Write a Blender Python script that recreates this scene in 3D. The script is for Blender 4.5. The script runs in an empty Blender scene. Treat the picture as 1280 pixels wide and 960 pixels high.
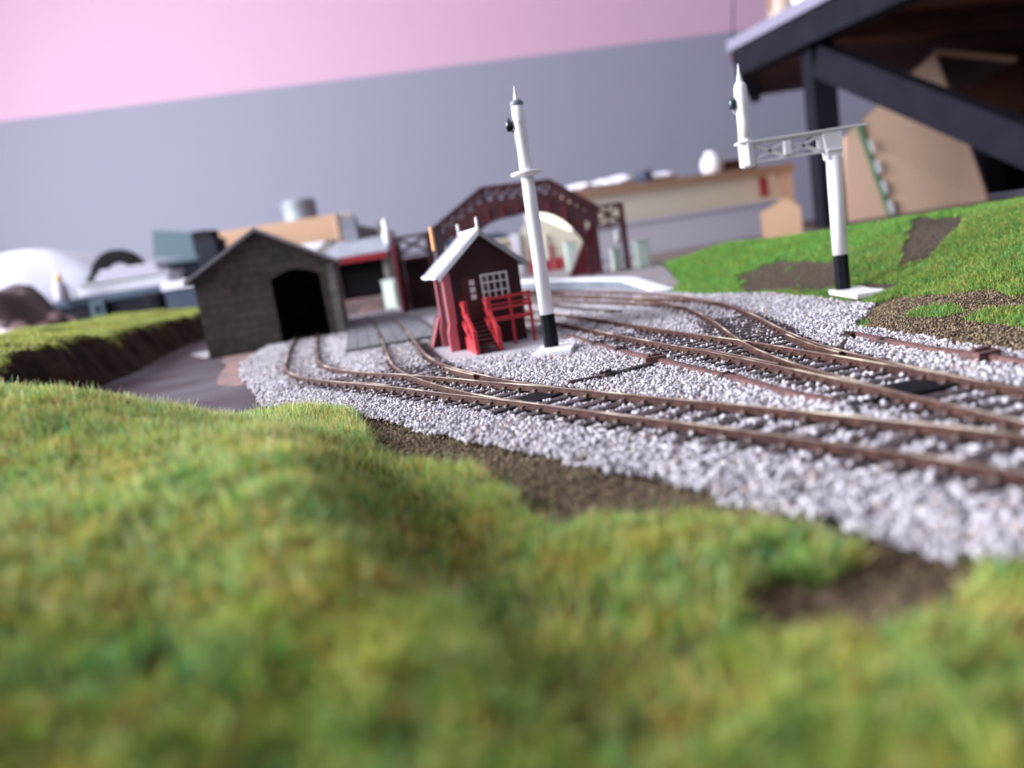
import bpy, bmesh, math, random
import numpy as np
from math import radians, sin, cos, pi
from mathutils import Vector, Matrix, Euler

# 1 Blender unit = 1 cm: the place is a 4 mm : 1 ft model railway on a table in a room
sc = bpy.context.scene
sc.unit_settings.scale_length = 0.01
COL = sc.collection
random.seed(7)
rng = np.random.default_rng(11)

# ------------------------------------------------------------------ camera
cam_d = bpy.data.cameras.new('camera')
cam = bpy.data.objects.new('camera', cam_d)
COL.objects.link(cam)
sc.camera = cam
cam.location = (0, 0, 4.5)
cam.rotation_euler = (Matrix.Rotation(radians(80), 3, 'X') @ Matrix.Rotation(radians(-8.8), 3, 'Z')).to_euler()
cam_d.sensor_width = 36
cam_d.lens = 27
cam_d.clip_start = 0.5
cam_d.clip_end = 2000
cam_d.dof.use_dof = True
cam_d.dof.focus_distance = 24.5
cam_d.dof.aperture_fstop = 0.027 / 0.30

# ------------------------------------------------------------------ world and lamps
world = bpy.data.worlds.new('world')
sc.world = world
world.use_nodes = True
bgn = world.node_tree.nodes['Background']
bgn.inputs[0].default_value = (0.72, 0.76, 1.0, 1)
bgn.inputs[1].default_value = 0.24


def area(name, loc, target, sx, sy, power, color):
    l = bpy.data.lights.new(name, 'AREA')
    l.shape = 'RECTANGLE'; l.size = sx; l.size_y = sy; l.energy = power; l.color = color
    o = bpy.data.objects.new(name, l); COL.objects.link(o)
    o.location = loc
    o.rotation_euler = (Vector(target) - Vector(loc)).to_track_quat('-Z', 'Y').to_euler()
    return o


# daylight through the window in the left wall
area('window_daylight', (-213, 62, 84), (0, 52, 0), 150, 105, 2.05e6, (0.93, 0.95, 1.0))
# added fill lamp at the front left, no window there
area('front_left_fill', (-205, -75, 100), (60, 140, 0), 100, 100, 2.0e5, (0.93, 0.94, 1.0))

sc.view_settings.view_transform = 'Standard'
sc.view_settings.look = 'None'
sc.view_settings.exposure = 0.0
sc.view_settings.gamma = 1
sc.view_settings.use_curve_mapping = False


# ------------------------------------------------------------------ materials
def mat(name, color, rough=0.6, metal=0.0, noise=None, bump=0.0, bscale=20.0, spec=0.5, sub=None):
    """noise = (second colour, scale, low, high)"""
    m = bpy.data.materials.new(name)
    m.use_nodes = True
    nt = m.node_tree
    b = nt.nodes['Principled BSDF']
    b.inputs['Base Color'].default_value = (*color, 1)
    b.inputs['Roughness'].default_value = rough
    b.inputs['Metallic'].default_value = metal
    b.inputs['Specular IOR Level'].default_value = spec
    tc = nt.nodes.new('ShaderNodeTexCoord')
    if noise:
        n = nt.nodes.new('ShaderNodeTexNoise')
        n.inputs['Scale'].default_value = noise[1]
        n.inputs['Detail'].default_value = 4
        nt.links.new(tc.outputs['Object'], n.inputs['Vector'])
        r = nt.nodes.new('ShaderNodeValToRGB')
        r.color_ramp.elements[0].position = noise[2]; r.color_ramp.elements[1].position = noise[3]
        r.color_ramp.elements[0].color = (*color, 1); r.color_ramp.elements[1].color = (*noise[0], 1)
        nt.links.new(n.outputs['Fac'], r.inputs['Fac'])
        nt.links.new(r.outputs['Color'], b.inputs['Base Color'])
    if bump:
        n2 = nt.nodes.new('ShaderNodeTexNoise')
        n2.inputs['Scale'].default_value = bscale
        n2.inputs['Detail'].default_value = 5
        nt.links.new(tc.outputs['Object'], n2.inputs['Vector'])
        bp = nt.nodes.new('ShaderNodeBump')
        bp.inputs['Strength'].default_value = bump
        bp.inputs['Distance'].default_value = 0.1
        nt.links.new(n2.outputs['Fac'], bp.inputs['Height'])
        nt.links.new(bp.outputs['Normal'], b.inputs['Normal'])
    return m


def attr_mat(name, rough=0.7, attr='tint', transl=0.0):
    m = bpy.data.materials.new(name)
    m.use_nodes = True
    nt = m.node_tree
    b = nt.nodes['Principled BSDF']
    a = nt.nodes.new('ShaderNodeAttribute'); a.attribute_name = attr
    nt.links.new(a.outputs['Color'], b.inputs['Base Color'])
    b.inputs['Roughness'].default_value = rough
    b.inputs['Specular IOR Level'].default_value = 0.25
    if transl:
        t = nt.nodes.new('ShaderNodeBsdfTranslucent')
        nt.links.new(a.outputs['Color'], t.inputs['Color'])
        mx = nt.nodes.new('ShaderNodeMixShader'); mx.inputs[0].default_value = transl
        nt.links.new(b.outputs[0], mx.inputs[1]); nt.links.new(t.outputs[0], mx.inputs[2])
        nt.links.new(mx.outputs[0], nt.nodes['Material Output'].inputs['Surface'])
    return m


def brick_mat(name, c1, c2, mortar, scale, bw, rh, ms=0.03, bump=0.4, rough=0.8, rot=None):
    m = bpy.data.materials.new(name)
    m.use_nodes = True
    nt = m.node_tree
    b = nt.nodes['Principled BSDF']; b.inputs['Roughness'].default_value = rough
    tc = nt.nodes.new('ShaderNodeTexCoord')
    sep = nt.nodes.new('ShaderNodeSeparateXYZ'); cmb = nt.nodes.new('ShaderNodeCombineXYZ')
    nt.links.new(tc.outputs['Object'], sep.inputs[0])
    add = nt.nodes.new('ShaderNodeMath'); add.operation = 'ADD'
    nt.links.new(sep.outputs['X'], add.inputs[0]); nt.links.new(sep.outputs['Y'], add.inputs[1])
    nt.links.new(add.outputs[0], cmb.inputs['X']); nt.links.new(sep.outputs['Z'], cmb.inputs['Y'])
    br = nt.nodes.new('ShaderNodeTexBrick')
    br.inputs['Scale'].default_value = scale
    br.inputs['Color1'].default_value = (*c1, 1); br.inputs['Color2'].default_value = (*c2, 1)
    br.inputs['Mortar'].default_value = (*mortar, 1)
    br.inputs['Mortar Size'].default_value = ms
    br.inputs['Brick Width'].default_value = bw; br.inputs['Row Height'].default_value = rh
    nt.links.new(cmb.outputs[0], br.inputs['Vector'])
    n = nt.nodes.new('ShaderNodeTexNoise'); n.inputs['Scale'].default_value = 1.3; n.inputs['Detail'].default_value = 5
    nt.links.new(tc.outputs['Object'], n.inputs['Vector'])
    mx = nt.nodes.new('ShaderNodeMix'); mx.data_type = 'RGBA'; mx.blend_type = 'MULTIPLY'
    mx.inputs[0].default_value = 0.7
    nt.links.new(br.outputs['Color'], mx.inputs[6]); 
    rr = nt.nodes.new('ShaderNodeValToRGB')
    rr.color_ramp.elements[0].position = 0.3; rr.color_ramp.elements[0].color = (0.45, 0.42, 0.42, 1)
    rr.color_ramp.elements[1].position = 0.7; rr.color_ramp.elements[1].color = (1.25, 1.15, 1.1, 1)
    nt.links.new(n.outputs['Fac'], rr.inputs['Fac']); nt.links.new(rr.outputs['Color'], mx.inputs[7])
    nt.links.new(mx.outputs[2], b.inputs['Base Color'])
    bp = nt.nodes.new('ShaderNodeBump'); bp.inputs['Strength'].default_value = bump; bp.inputs['Distance'].default_value = 0.05
    nt.links.new(br.outputs['Fac'], bp.inputs['Height']); bp.invert = True
    nt.links.new(bp.outputs['Normal'], b.inputs['Normal'])
    return m


def plank_mat(name, c1, c2, gap, width, axis='X', rough=0.75, horizontal=False):
    """boards across one object axis with dark gaps"""
    m = bpy.data.materials.new(name)
    m.use_nodes = True
    nt = m.node_tree
    b = nt.nodes['Principled BSDF']; b.inputs['Roughness'].default_value = rough
    tc = nt.nodes.new('ShaderNodeTexCoord')
    sep = nt.nodes.new('ShaderNodeSeparateXYZ'); nt.links.new(tc.outputs['Object'], sep.inputs[0])
    d = nt.nodes.new('ShaderNodeMath'); d.operation = 'DIVIDE'; d.inputs[1].default_value = width
    nt.links.new(sep.outputs[axis], d.inputs[0])
    fr = nt.nodes.new('ShaderNodeMath'); fr.operation = 'FRACT'; nt.links.new(d.outputs[0], fr.inputs[0])
    fl = nt.nodes.new('ShaderNodeMath'); fl.operation = 'FLOOR'; nt.links.new(d.outputs[0], fl.inputs[0])
    wn = nt.nodes.new('ShaderNodeTexWhiteNoise'); wn.noise_dimensions = '1D'; nt.links.new(fl.outputs[0], wn.inputs['W'])
    mx = nt.nodes.new('ShaderNodeMix'); mx.data_type = 'RGBA'
    mx.inputs[6].default_value = (*c1, 1); mx.inputs[7].default_value = (*c2, 1)
    nt.links.new(wn.outputs['Value'], mx.inputs[0])
    gt = nt.nodes.new('ShaderNodeMath'); gt.operation = 'LESS_THAN'; gt.inputs[1].default_value = 0.14
    nt.links.new(fr.outputs[0], gt.inputs[0])
    m2 = nt.nodes.new('ShaderNodeMix'); m2.data_type = 'RGBA'; m2.inputs[7].default_value = (*gap, 1)
    nt.links.new(gt.outputs[0], m2.inputs[0]); nt.links.new(mx.outputs[2], m2.inputs[6])
    nt.links.new(m2.outputs[2], b.inputs['Base Color'])
    return m


M = {}
M['wall_grey'] = mat('grey_lilac_paint', (0.275, 0.275, 0.35), 0.9, bump=0.05, bscale=0.5)
M['wall_pink'] = mat('pink_paint', (0.59, 0.37, 0.50), 0.8)
M['plaster'] = mat('white_plaster', (0.75, 0.73, 0.74), 0.8)
M['carpet'] = mat('dark_carpet', (0.10, 0.08, 0.09), 0.95)
M['table'] = mat('chipboard', (0.10, 0.08, 0.075), 0.8, noise=((0.16, 0.12, 0.10), 2, .4, .6))
M['ground'] = mat('trackbed_grey', (0.16, 0.15, 0.16), 0.95, noise=((0.24, 0.23, 0.25), 8, .4, .6), bump=0.6, bscale=12)
M['road'] = mat('road_brown', (0.062, 0.045, 0.056), 0.85, spec=0.2, noise=((0.105, 0.09, 0.11), 0.16, .42, .62), bump=0.35, bscale=5)
M['soil'] = mat('brown_soil', (0.050, 0.036, 0.022), 0.95, spec=.1, noise=((0.13, 0.10, 0.06), 9, .4, .62), bump=1.0, bscale=9)
M['soil_bank'] = mat('bank_soil', (0.042, 0.033, 0.026), 0.95, spec=.1, noise=((0.085, 0.068, 0.05), 5, .4, .62), bump=0.8, bscale=7)
M['cutting'] = mat('dark_brown_foam', (0.020, 0.012, 0.010), 0.95, spec=0.1, noise=((0.045, 0.027, 0.02), 0.9, .4, .65), bump=0.8, bscale=2)
M['terracotta'] = mat('terracotta_paint', (0.27, 0.15, 0.13), 0.85, noise=((0.14, 0.10, 0.11), .45, .45, .62))
M['stone'] = attr_mat('ballast_stone', 0.65)
M['grass'] = attr_mat('static_grass', 0.55, transl=0.35)
M['rail'] = mat('rusty_rail_side', (0.034, 0.014, 0.012), 0.7, spec=.2, noise=((0.080, 0.036, 0.029), 4, .4, .68), bump=0.15, bscale=25)
M['railtop'] = mat('worn_shiny_rail_top', (0.13, 0.088, 0.072), 0.5, metal=0.1, noise=((0.70, 0.60, 0.48), 0.5, .48, .68))  # worn metal; its shine is put in as pale diffuse patches
M['sleeper'] = mat('dark_sleeper', (0.028, 0.020, 0.022), 0.6, noise=((0.085, 0.062, 0.066), 6, .4, .7), bump=0.3, bscale=15)
M['chair'] = mat('rusty_chair', (0.03, 0.018, 0.016), 0.6, noise=((0.10, 0.045, 0.035), 14, .45, .6))
M['black'] = mat('matt_black', (0.006, 0.006, 0.008), 0.85, spec=.12)
M['rod'] = mat('brown_rodding', (0.075, 0.028, 0.026), 0.7, noise=((0.14, 0.065, 0.06), 5, .4, .65), bump=0.2, bscale=20)
M['rodblack'] = mat('dark_rodding', (0.022, 0.012, 0.009), 0.4, bump=0.2, bscale=20)
M['white'] = mat('white_enamel', (0.86, 0.85, 0.88), 0.32)
M['sigblack'] = mat('signal_black', (0.005, 0.006, 0.009), 0.75, spec=.15)
M['lampblue'] = mat('lamp_dark_blue', (0.02, 0.03, 0.05), 0.3)
M['maroon'] = plank_mat('maroon_boards', (0.028, 0.0035, 0.005), (0.036, 0.005, 0.007), (0.016, 0.002, 0.003), 0.16, 'Z')
M['maroon_base'] = mat('maroon_base', (0.045, 0.005, 0.008), 0.7, noise=((0.06, 0.008, 0.011), 5, .4, .6))
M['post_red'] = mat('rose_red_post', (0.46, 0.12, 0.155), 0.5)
M['red'] = mat('bright_red', (0.42, 0.02, 0.03), 0.5)
M['roofslate'] = plank_mat('pale_slates', (0.28, 0.29, 0.36), (0.35, 0.36, 0.44), (0.21, 0.22, 0.28), 0.22, 'X', rough=0.5)
M['glass_dark'] = mat('dark_glass', (0.02, 0.02, 0.025), 0.08)
M['whiteframe'] = mat('off_white_frame', (0.62, 0.60, 0.62), 0.5)
M['shed_wall'] = brick_mat('dark_stone_blocks', (0.068, 0.064, 0.058), (0.10, 0.085, 0.074), (0.036, 0.034, 0.032), 1.0, 1.3, 0.62, 0.035)
M['slate'] = plank_mat('dark_slate', (0.11, 0.105, 0.12), (0.15, 0.145, 0.16), (0.06, 0.06, 0.07), 0.45, 'X')
M['verge'] = mat('verge_grey', (0.28, 0.27, 0.30), 0.6)
M['stone_grey'] = brick_mat('grey_stone', (0.22, 0.22, 0.20), (0.28, 0.27, 0.25), (0.15, 0.15, 0.15), 1.0, 1.0, 0.5, 0.04)
M['roofgrey'] = mat('grey_roof', (0.19, 0.20, 0.25), 0.8, noise=((0.26, 0.27, 0.32), 1.0, .4, .6))
M['fascia'] = mat('red_fascia', (0.30, 0.01, 0.02), 0.5)
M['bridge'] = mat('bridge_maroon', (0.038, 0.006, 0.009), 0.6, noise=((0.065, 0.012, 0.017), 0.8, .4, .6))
M['bridge_lit'] = mat('bridge_maroon_lit', (0.30, 0.035, 0.06), 0.5)  # brighter copy of the bridge maroon, light put into the colour
M['latticepale'] = mat('dark_lattice', (0.07, 0.05, 0.06), 0.5)
M['cream'] = mat('cream_board', (0.88, 0.82, 0.66), 0.6)
M['creambuild'] = mat('cream_render', (0.62, 0.57, 0.46), 0.6)
M['cardboard'] = mat('cardboard', (0.56, 0.37, 0.27), 0.85, noise=((0.60, 0.41, 0.31), 0.05, .3, .7))
M['cardboard_shaded'] = mat('shaded_cardboard', (0.16, 0.09, 0.07), 0.9)  # darker copy of the cardboard, interior shade put into its colour
M['cardboard_tan'] = mat('tan_cardboard', (0.40, 0.25, 0.16), 0.85)
M['tan'] = mat('tan_wood', (0.42, 0.26, 0.17), 0.6)
M['peach'] = mat('peach_wood', (0.72, 0.52, 0.40), 0.6)
M['lilac'] = mat('lilac_plastic', (0.72, 0.71, 0.82), 0.6)
M['timber_black'] = mat('black_paint_timber', (0.008, 0.008, 0.014), 0.85, spec=0.12, noise=((0.012, 0.012, 0.019), 0.3, .3, .7))
M['top_grey'] = mat('grey_painted_edge', (0.20, 0.19, 0.27), 0.6)
M['brownboard'] = mat('brown_underside', (0.11, 0.045, 0.030), 0.8, spec=0.15, noise=((0.07, 0.03, 0.022), 0.1, .3, .7))
M['cloth_white'] = mat('white_cloth', (0.36, 0.36, 0.43), 0.9, bump=0.3, bscale=0.15)
M['cloth_pale'] = mat('pale_cloth', (0.62, 0.52, 0.55), 0.9)
M['camo'] = mat('brown_cloth', (0.05, 0.030, 0.035), 0.9, noise=((0.30, 0.19, 0.20), 0.16, .50, .53))
M['tool_black'] = mat('toolbox_black', (0.008, 0.009, 0.016), 0.8, spec=.15)
M['tool_blue'] = mat('toolbox_blue', (0.045, 0.062, 0.10), 0.7, spec=.25)
M['steel_blue'] = mat('steel_blue_plastic', (0.055, 0.085, 0.11), 0.6, spec=.3)
M['tray'] = mat('tray_white', (0.46, 0.46, 0.52), 0.7)
M['traycloth'] = mat('tray_cloth', (0.36, 0.34, 0.42), 0.8)
M['tin'] = mat('shiny_tin', (0.20, 0.22, 0.26), 0.6, metal=0.2)
M['palegreen'] = mat('pale_green', (0.50, 0.58, 0.53), 0.6)
M['plat'] = mat('platform_surface', (0.18, 0.165, 0.18), 0.85, noise=((0.24, 0.22, 0.235), 1.5, .4, .6))
M['platedge'] = mat('platform_edge_white', (0.75, 0.78, 0.85), 0.6)
M['platface'] = mat('platform_face_slate', (0.13, 0.15, 0.19), 0.7, noise=((0.20, 0.21, 0.25), 2, .4, .6))
M['deckwood'] = plank_mat('grey_planks', (0.105, 0.11, 0.125), (0.15, 0.155, 0.17), (0.06, 0.06, 0.07), 0.28, 'X')
M['pad'] = mat('concrete_pad', (0.33, 0.32, 0.35), 0.85, noise=((0.38, 0.37, 0.4), 3, .4, .6))
M['orange'] = mat('lit_orange_brick', (0.62, 0.30, 0.12), 0.7)
M['chimney_dark'] = mat('dark_chimney', (0.05, 0.025, 0.035), 0.7)
M['tape'] = mat('green_tape', (0.14, 0.24, 0.14), 0.5)
M['paper'] = mat('white_paper', (0.72, 0.71, 0.80), 0.7)
M['buttress'] = mat('ochre_pot', (0.5, 0.33, 0.25), 0.7)
M['yellow'] = mat('yellow_wood', (0.75, 0.45, 0.2), 0.6)


# ------------------------------------------------------------------ mesh helpers
def fin(name, bm, m, parent=None, smooth=False, bevel=0.0):
    me = bpy.data.meshes.new(name)
    bmesh.ops.recalc_face_normals(bm, faces=bm.faces)
    bm.to_mesh(me); bm.free()
    for mm in (m if isinstance(m, (list, tuple)) else [m]):
        me.materials.append(mm)
    o = bpy.data.objects.new(name, me); COL.objects.link(o)
    if parent is not None: o.parent = parent
    if smooth:
        for p in me.polygons: p.use_smooth = True
    if bevel:
        b = o.modifiers.new('bevel', 'BEVEL'); b.width = bevel; b.segments = 2; b.limit_method = 'ANGLE'
    return o


def tag(o, label=None, cat=None, group=None, kind=None):
    if label: o['label'] = label
    if cat: o['category'] = cat
    if group: o['group'] = group
    if kind: o['kind'] = kind
    return o


def thing(name, label, cat, loc=(0, 0, 0), rz=0.0, group=None):
    o = bpy.data.objects.new(name, None); COL.objects.link(o)
    o.location = loc; o.rotation_euler = (0, 0, rz); o.empty_display_size = 1
    return tag(o, label, cat, group)


def box(bm, x0, x1, y0, y1, z0, z1, mtx=None, mi=0):
    vs = [bm.verts.new(Vector((x, y, z)) if mtx is None else mtx @ Vector((x, y, z)))
          for x in (x0, x1) for y in (y0, y1) for z in (z0, z1)]
    fs = [(0, 1, 3, 2), (4, 6, 7, 5), (0, 4, 5, 1), (2, 3, 7, 6), (0, 2, 6, 4), (1, 5, 7, 3)]
    for f in fs:
        g = bm.faces.new([vs[i] for i in f]); g.material_index = mi


def boxo(name, dims, m, parent=None, bevel=0.0):
    bm = bmesh.new(); box(bm, *dims)
    return fin(name, bm, m, parent, bevel=bevel)


def bar(bm, a, b, w, h, up=(0, 0, 1), mi=0):
    a = Vector(a); b = Vector(b); d = (b - a).normalized(); u = Vector(up)
    s = d.cross(u)
    if s.length < 1e-4: s = d.cross(Vector((1, 0, 0)))
    s.normalize(); t = s.cross(d).normalized()
    vs = []
    for p in (a, b):
        for i, j in ((-1, -1), (1, -1), (1, 1), (-1, 1)):
            vs.append(bm.verts.new(p + s * i * w / 2 + t * j * h / 2))
    for f in ((0, 1, 2, 3), (7, 6, 5, 4), (0, 4, 5, 1), (1, 5, 6, 2), (2, 6, 7, 3), (3, 7, 4, 0)):
        g = bm.faces.new([vs[i] for i in f]); g.material_index = mi


def baro(name, a, b, w, h, m, parent=None, bevel=0.0, up=(0, 0, 1)):
    bm = bmesh.new(); bar(bm, a, b, w, h, up)
    return fin(name, bm, m, parent, bevel=bevel)


def lathe(bm, prof, seg=20, c=(0, 0), mtx=None):
    rings = []
    for r, z in prof:
        ring = []
        for k in range(seg):
            a = 2 * pi * k / seg
            p = Vector((c[0] + r * cos(a), c[1] + r * sin(a), z))
            ring.append(bm.verts.new(mtx @ p if mtx else p))
        rings.append(ring)
    for i in range(len(rings) - 1):
        for k in range(seg):
            bm.faces.new((rings[i][k], rings[i][(k + 1) % seg], rings[i + 1][(k + 1) % seg], rings[i + 1][k]))
    bm.faces.new(list(reversed(rings[0]))); bm.faces.new(rings[-1])


def latheo(name, prof, m, parent=None, seg=20, c=(0, 0), smooth=True, mtx=None):
    bm = bmesh.new(); lathe(bm, prof, seg, c, mtx)
    o = fin(name, bm, m, parent)
    if smooth:
        for p in o.data.polygons:
            p.use_smooth = len(p.vertices) == 4
    return o


def prism(bm, pts, depth, mtx=None, mi=0):
    """pts in local XZ, extruded along +Y by depth (depth = (y0, y1))"""
    n = len(pts)
    T = (lambda v: mtx @ v) if mtx else (lambda v: v)
    a = [bm.verts.new(T(Vector((x, depth[0], z)))) for x, z in pts]
    b = [bm.verts.new(T(Vector((x, depth[1], z)))) for x, z in pts]
    f = bm.faces.new(a); f.material_index = mi
    f = bm.faces.new(list(reversed(b))); f.material_index = mi
    for i in range(n):
        j = (i + 1) % n
        f = bm.faces.new((a[j], a[i], b[i], b[j])); f.material_index = mi


def prismo(name, pts, depth, m, parent=None, bevel=0.0):
    bm = bmesh.new(); prism(bm, pts, depth)
    return fin(name, bm, m, parent, bevel=bevel)


def slab(name, pts, z0, z1, m, parent=None):
    """plan polygon between two heights"""
    bm = bmesh.new()
    a = [bm.verts.new((p[0], p[1], z0)) for p in pts]
    b = [bm.verts.new((p[0], p[1], z1)) for p in pts]
    bm.faces.new(list(reversed(a))); bm.faces.new(b)
    for i in range(len(pts)):
        j = (i + 1) % len(pts)
        bm.faces.new((a[i], a[j], b[j], b[i]))
    return fin(name, bm, m, parent)


def np_mesh(name, verts, faces, m, parent=None, colors=None, smooth=False):
    me = bpy.data.meshes.new(name)
    verts = np.asarray(verts, np.float32); faces = np.asarray(faces, np.int32)
    nv, nf, k = len(verts), len(faces), faces.shape[1]
    me.vertices.add(nv); me.vertices.foreach_set('co', verts.ravel())
    me.loops.add(nf * k); me.loops.foreach_set('vertex_index', faces.ravel())
    me.polygons.add(nf)
    me.polygons.foreach_set('loop_start', np.arange(0, nf * k, k, dtype=np.int32))
    me.polygons.foreach_set('loop_total', np.full(nf, k, np.int32))
    if smooth: me.polygons.foreach_set('use_smooth', np.ones(nf, bool))
    me.update(calc_edges=True)
    if colors is not None:
        a = me.attributes.new('tint', 'FLOAT_COLOR', 'POINT')
        c = np.ones((nv, 4), np.float32); c[:, :3] = colors
        a.data.foreach_set('color', c.ravel())
    me.materials.append(m)
    o = bpy.data.objects.new(name, me); COL.objects.link(o)
    if parent is not None: o.parent = parent
    return o


# smooth pseudo-noise in the plane, numpy
_ph = rng.uniform(0, 6.28, (24,)); _an = rng.uniform(0, 6.28, (24,))
def fnoise(x, y, f):
    s = 0
    for i in range(8):
        ff = f * (0.7 + 0.22 * i)
        s = s + np.sin(x * ff * np.cos(_an[i]) + y * ff * np.sin(_an[i]) + _ph[i] + 1.7 * np.sin(x * ff * .6 * np.cos(_an[i + 8]) + y * ff * .6 * np.sin(_an[i + 8]) + _ph[i + 8]))
    return s / 8 * 1.4


def inpoly(x, y, P):
    x = np.asarray(x, float); y = np.asarray(y, float)
    r = np.zeros(x.shape, bool); n = len(P)
    for i in range(n):
        x0, y0 = P[i]; x1, y1 = P[(i + 1) % n]
        c = ((y0 > y) != (y1 > y)) & (x < (x1 - x0) * (y - y0) / (y1 - y0 + 1e-12) + x0)
        r ^= c
    return r


def dpoly(x, y, P, closed=False):
    """distance to a polyline"""
    d = np.full(np.shape(x), 1e9)
    n = len(P)
    for i in range(n if closed else n - 1):
        ax, ay = P[i]; bx, by = P[(i + 1) % n]
        dx, dy = bx - ax, by - ay
        t = np.clip(((x - ax) * dx + (y - ay) * dy) / (dx * dx + dy * dy), 0, 1)
        d = np.minimum(d, np.hypot(x - ax - t * dx, y - ay - t * dy))
    return d


class RBF:
    def __init__(s, P, smooth=0.02):
        P = np.array(P, float); s.c = P[:, :2]
        n = len(P)
        D = np.linalg.norm(s.c[:, None] - s.c[None], axis=2)
        A = np.zeros((n + 3, n + 3)); A[:n, :n] = s.k(D) + smooth * np.eye(n)
        A[:n, n] = 1; A[:n, n + 1:] = s.c; A[n, :n] = 1; A[n + 1:, :n] = s.c.T
        s.w = np.linalg.solve(A, np.r_[P[:, 2], 0, 0, 0])
    @staticmethod
    def k(D): return -np.sqrt(D * D + 0.6)
    def __call__(s, x, y):
        x = np.asarray(x, float); y = np.asarray(y, float)
        r = s.w[-3] + s.w[-2] * x + s.w[-1] * y
        for (cx, cy), w in zip(s.c, s.w[:-3]):
            r = r + w * s.k(np.hypot(x - cx, y - cy))
        return r


# ================================================================== THE ROOM
def quad_wall(name, pts, m):
    bm = bmesh.new(); bm.faces.new([bm.verts.new(p) for p in pts])
    return tag(fin(name, bm, m), kind='structure')


FZ, CZ = -90, 190
def wall_box(name, a, b, z0, z1, m, th=8):
    a = Vector((*a, 0)); b = Vector((*b, 0)); d = (b - a).normalized(); n = Vector((-d.y, d.x, 0))
    bm = bmesh.new()
    ps = [a, b, b + n * th, a + n * th]
    lo = [bm.verts.new((p.x, p.y, z0)) for p in ps]; hi = [bm.verts.new((p.x, p.y, z1)) for p in ps]
    bm.faces.new(lo[::-1]); bm.faces.new(hi)
    for i in range(4): bm.faces.new((lo[i], lo[(i + 1) % 4], hi[(i + 1) % 4], hi[i]))
    return tag(fin(name, bm, m), kind='structure')


# back wall, grey below and pink above, turned a little from the camera
wl, wr = (-225, 258.8), (190, 311.9)
wall_box('wall_back', wl, wr, FZ, 70, M['wall_grey'])
wall_box('wall_back_upper', wl, wr, 70, CZ, M['wall_pink'])
# left wall with a window opening
wall_box('wall_left', (-225, -180), (-225, -25), FZ, CZ, M['plaster'])
wall_box('wall_left_far', (-225, 145), (-225, 258), FZ, CZ, M['plaster'])
wall_box('wall_left_sill', (-225, -25), (-225, 145), FZ, 25, M['plaster'])
wall_box('wall_left_header', (-225, -25), (-225, 145), 148, CZ, M['plaster'])
wf = tag(bpy.data.objects.new('window_1', None), kind='structure'); COL.objects.link(wf)
wf.location = (-227, 60, 25)
bm = bmesh.new()
for y in (-85, 0, 82): box(bm, -2, 2, y, y + 3, 0, 123)
for z in (0, 120): box(bm, -2, 2, -85, 85, z, z + 3)
fin('window_frame', bm, M['white'], wf)
wall_box('wall_right', (190, 311), (190, -180), FZ, CZ, M['wall_grey'])
slab('floor', [(-233, -180), (198, -180), (198, 330), (-233, 330)], FZ - 4, FZ, M['carpet'])['kind'] = 'structure'
slab('ceiling', [(-233, -180), (198, -180), (198, 330), (-233, 330)], CZ, CZ + 4, M['plaster'])['kind'] = 'structure'

# the table the railway stands on
tb = thing('layout_table', 'wide dark chipboard table that carries the model railway and boxes', 'table', (0, 110, -0.6))
slab('table_top', [(-125, -115), (110, -115), (110, 100), (-125, 100)], -2.4, 0, M['table'], tb)
for x, y in ((-120, -110), (105, -110), (-120, 92), (105, 92)):
    boxo('leg', (x - 3, x + 3, y, y + 6, -89.4, -2.4), M['timber_black'], tb)

# ================================================================== GROUND OF THE LAYOUT
# --- tracks: centre lines (plan)
T1 = [(9.35, 7.5), (8.5, 9.2), (7.62, 10.85), (6.9, 12.2), (6.06, 13.5), (4.52, 15.9), (2.82, 18.35), (.87, 21.26), (-1.25, 24.2), (-2.9, 26.6), (-4.66, 29.0), (-7.05, 32.1), (-9.0, 35.3), (-10.35, 38.8), (-11.4, 43), (-12.5, 47.5), (-13.7, 53), (-15.2, 60), (-16.2, 65)]
T2 = [(.87, 21.26), (-.50, 23.6), (-1.85, 26.5), (-3.15, 29.8), (-4.35, 34.1), (-5.65, 41.3), (-7.2, 50), (-9, 59.6), (-11.9, 73), (-14.6, 86)]
T3 = [(10.6, 6.2), (10.0, 9.2), (9.35, 12.6), (8.93, 15.2), (8.35, 18.5), (7.72, 21.8), (7.1, 24.8), (6.28, 28.1), (5.24, 32.6), (3.55, 40.5), (2.1, 46.5), (.2, 54), (-1.6, 62), (-5.5, 78), (-9, 92)]
T4 = [(8.93, 15.2), (8.58, 18.4), (8.42, 21.6), (8.53, 24.2), (8.88, 27.3), (9.38, 31.0), (9.8, 35.5), (9.9, 39.5), (9.55, 44.5), (8.6, 50), (7.1, 55.8), (4.3, 66), (.2, 78.5), (-5, 92)]
T5 = [(9.9, 37.5), (9.45, 41), (8.1, 46), (6.0, 52), (3.0, 60.5), (-.8, 71), (-5, 82)]


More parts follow.
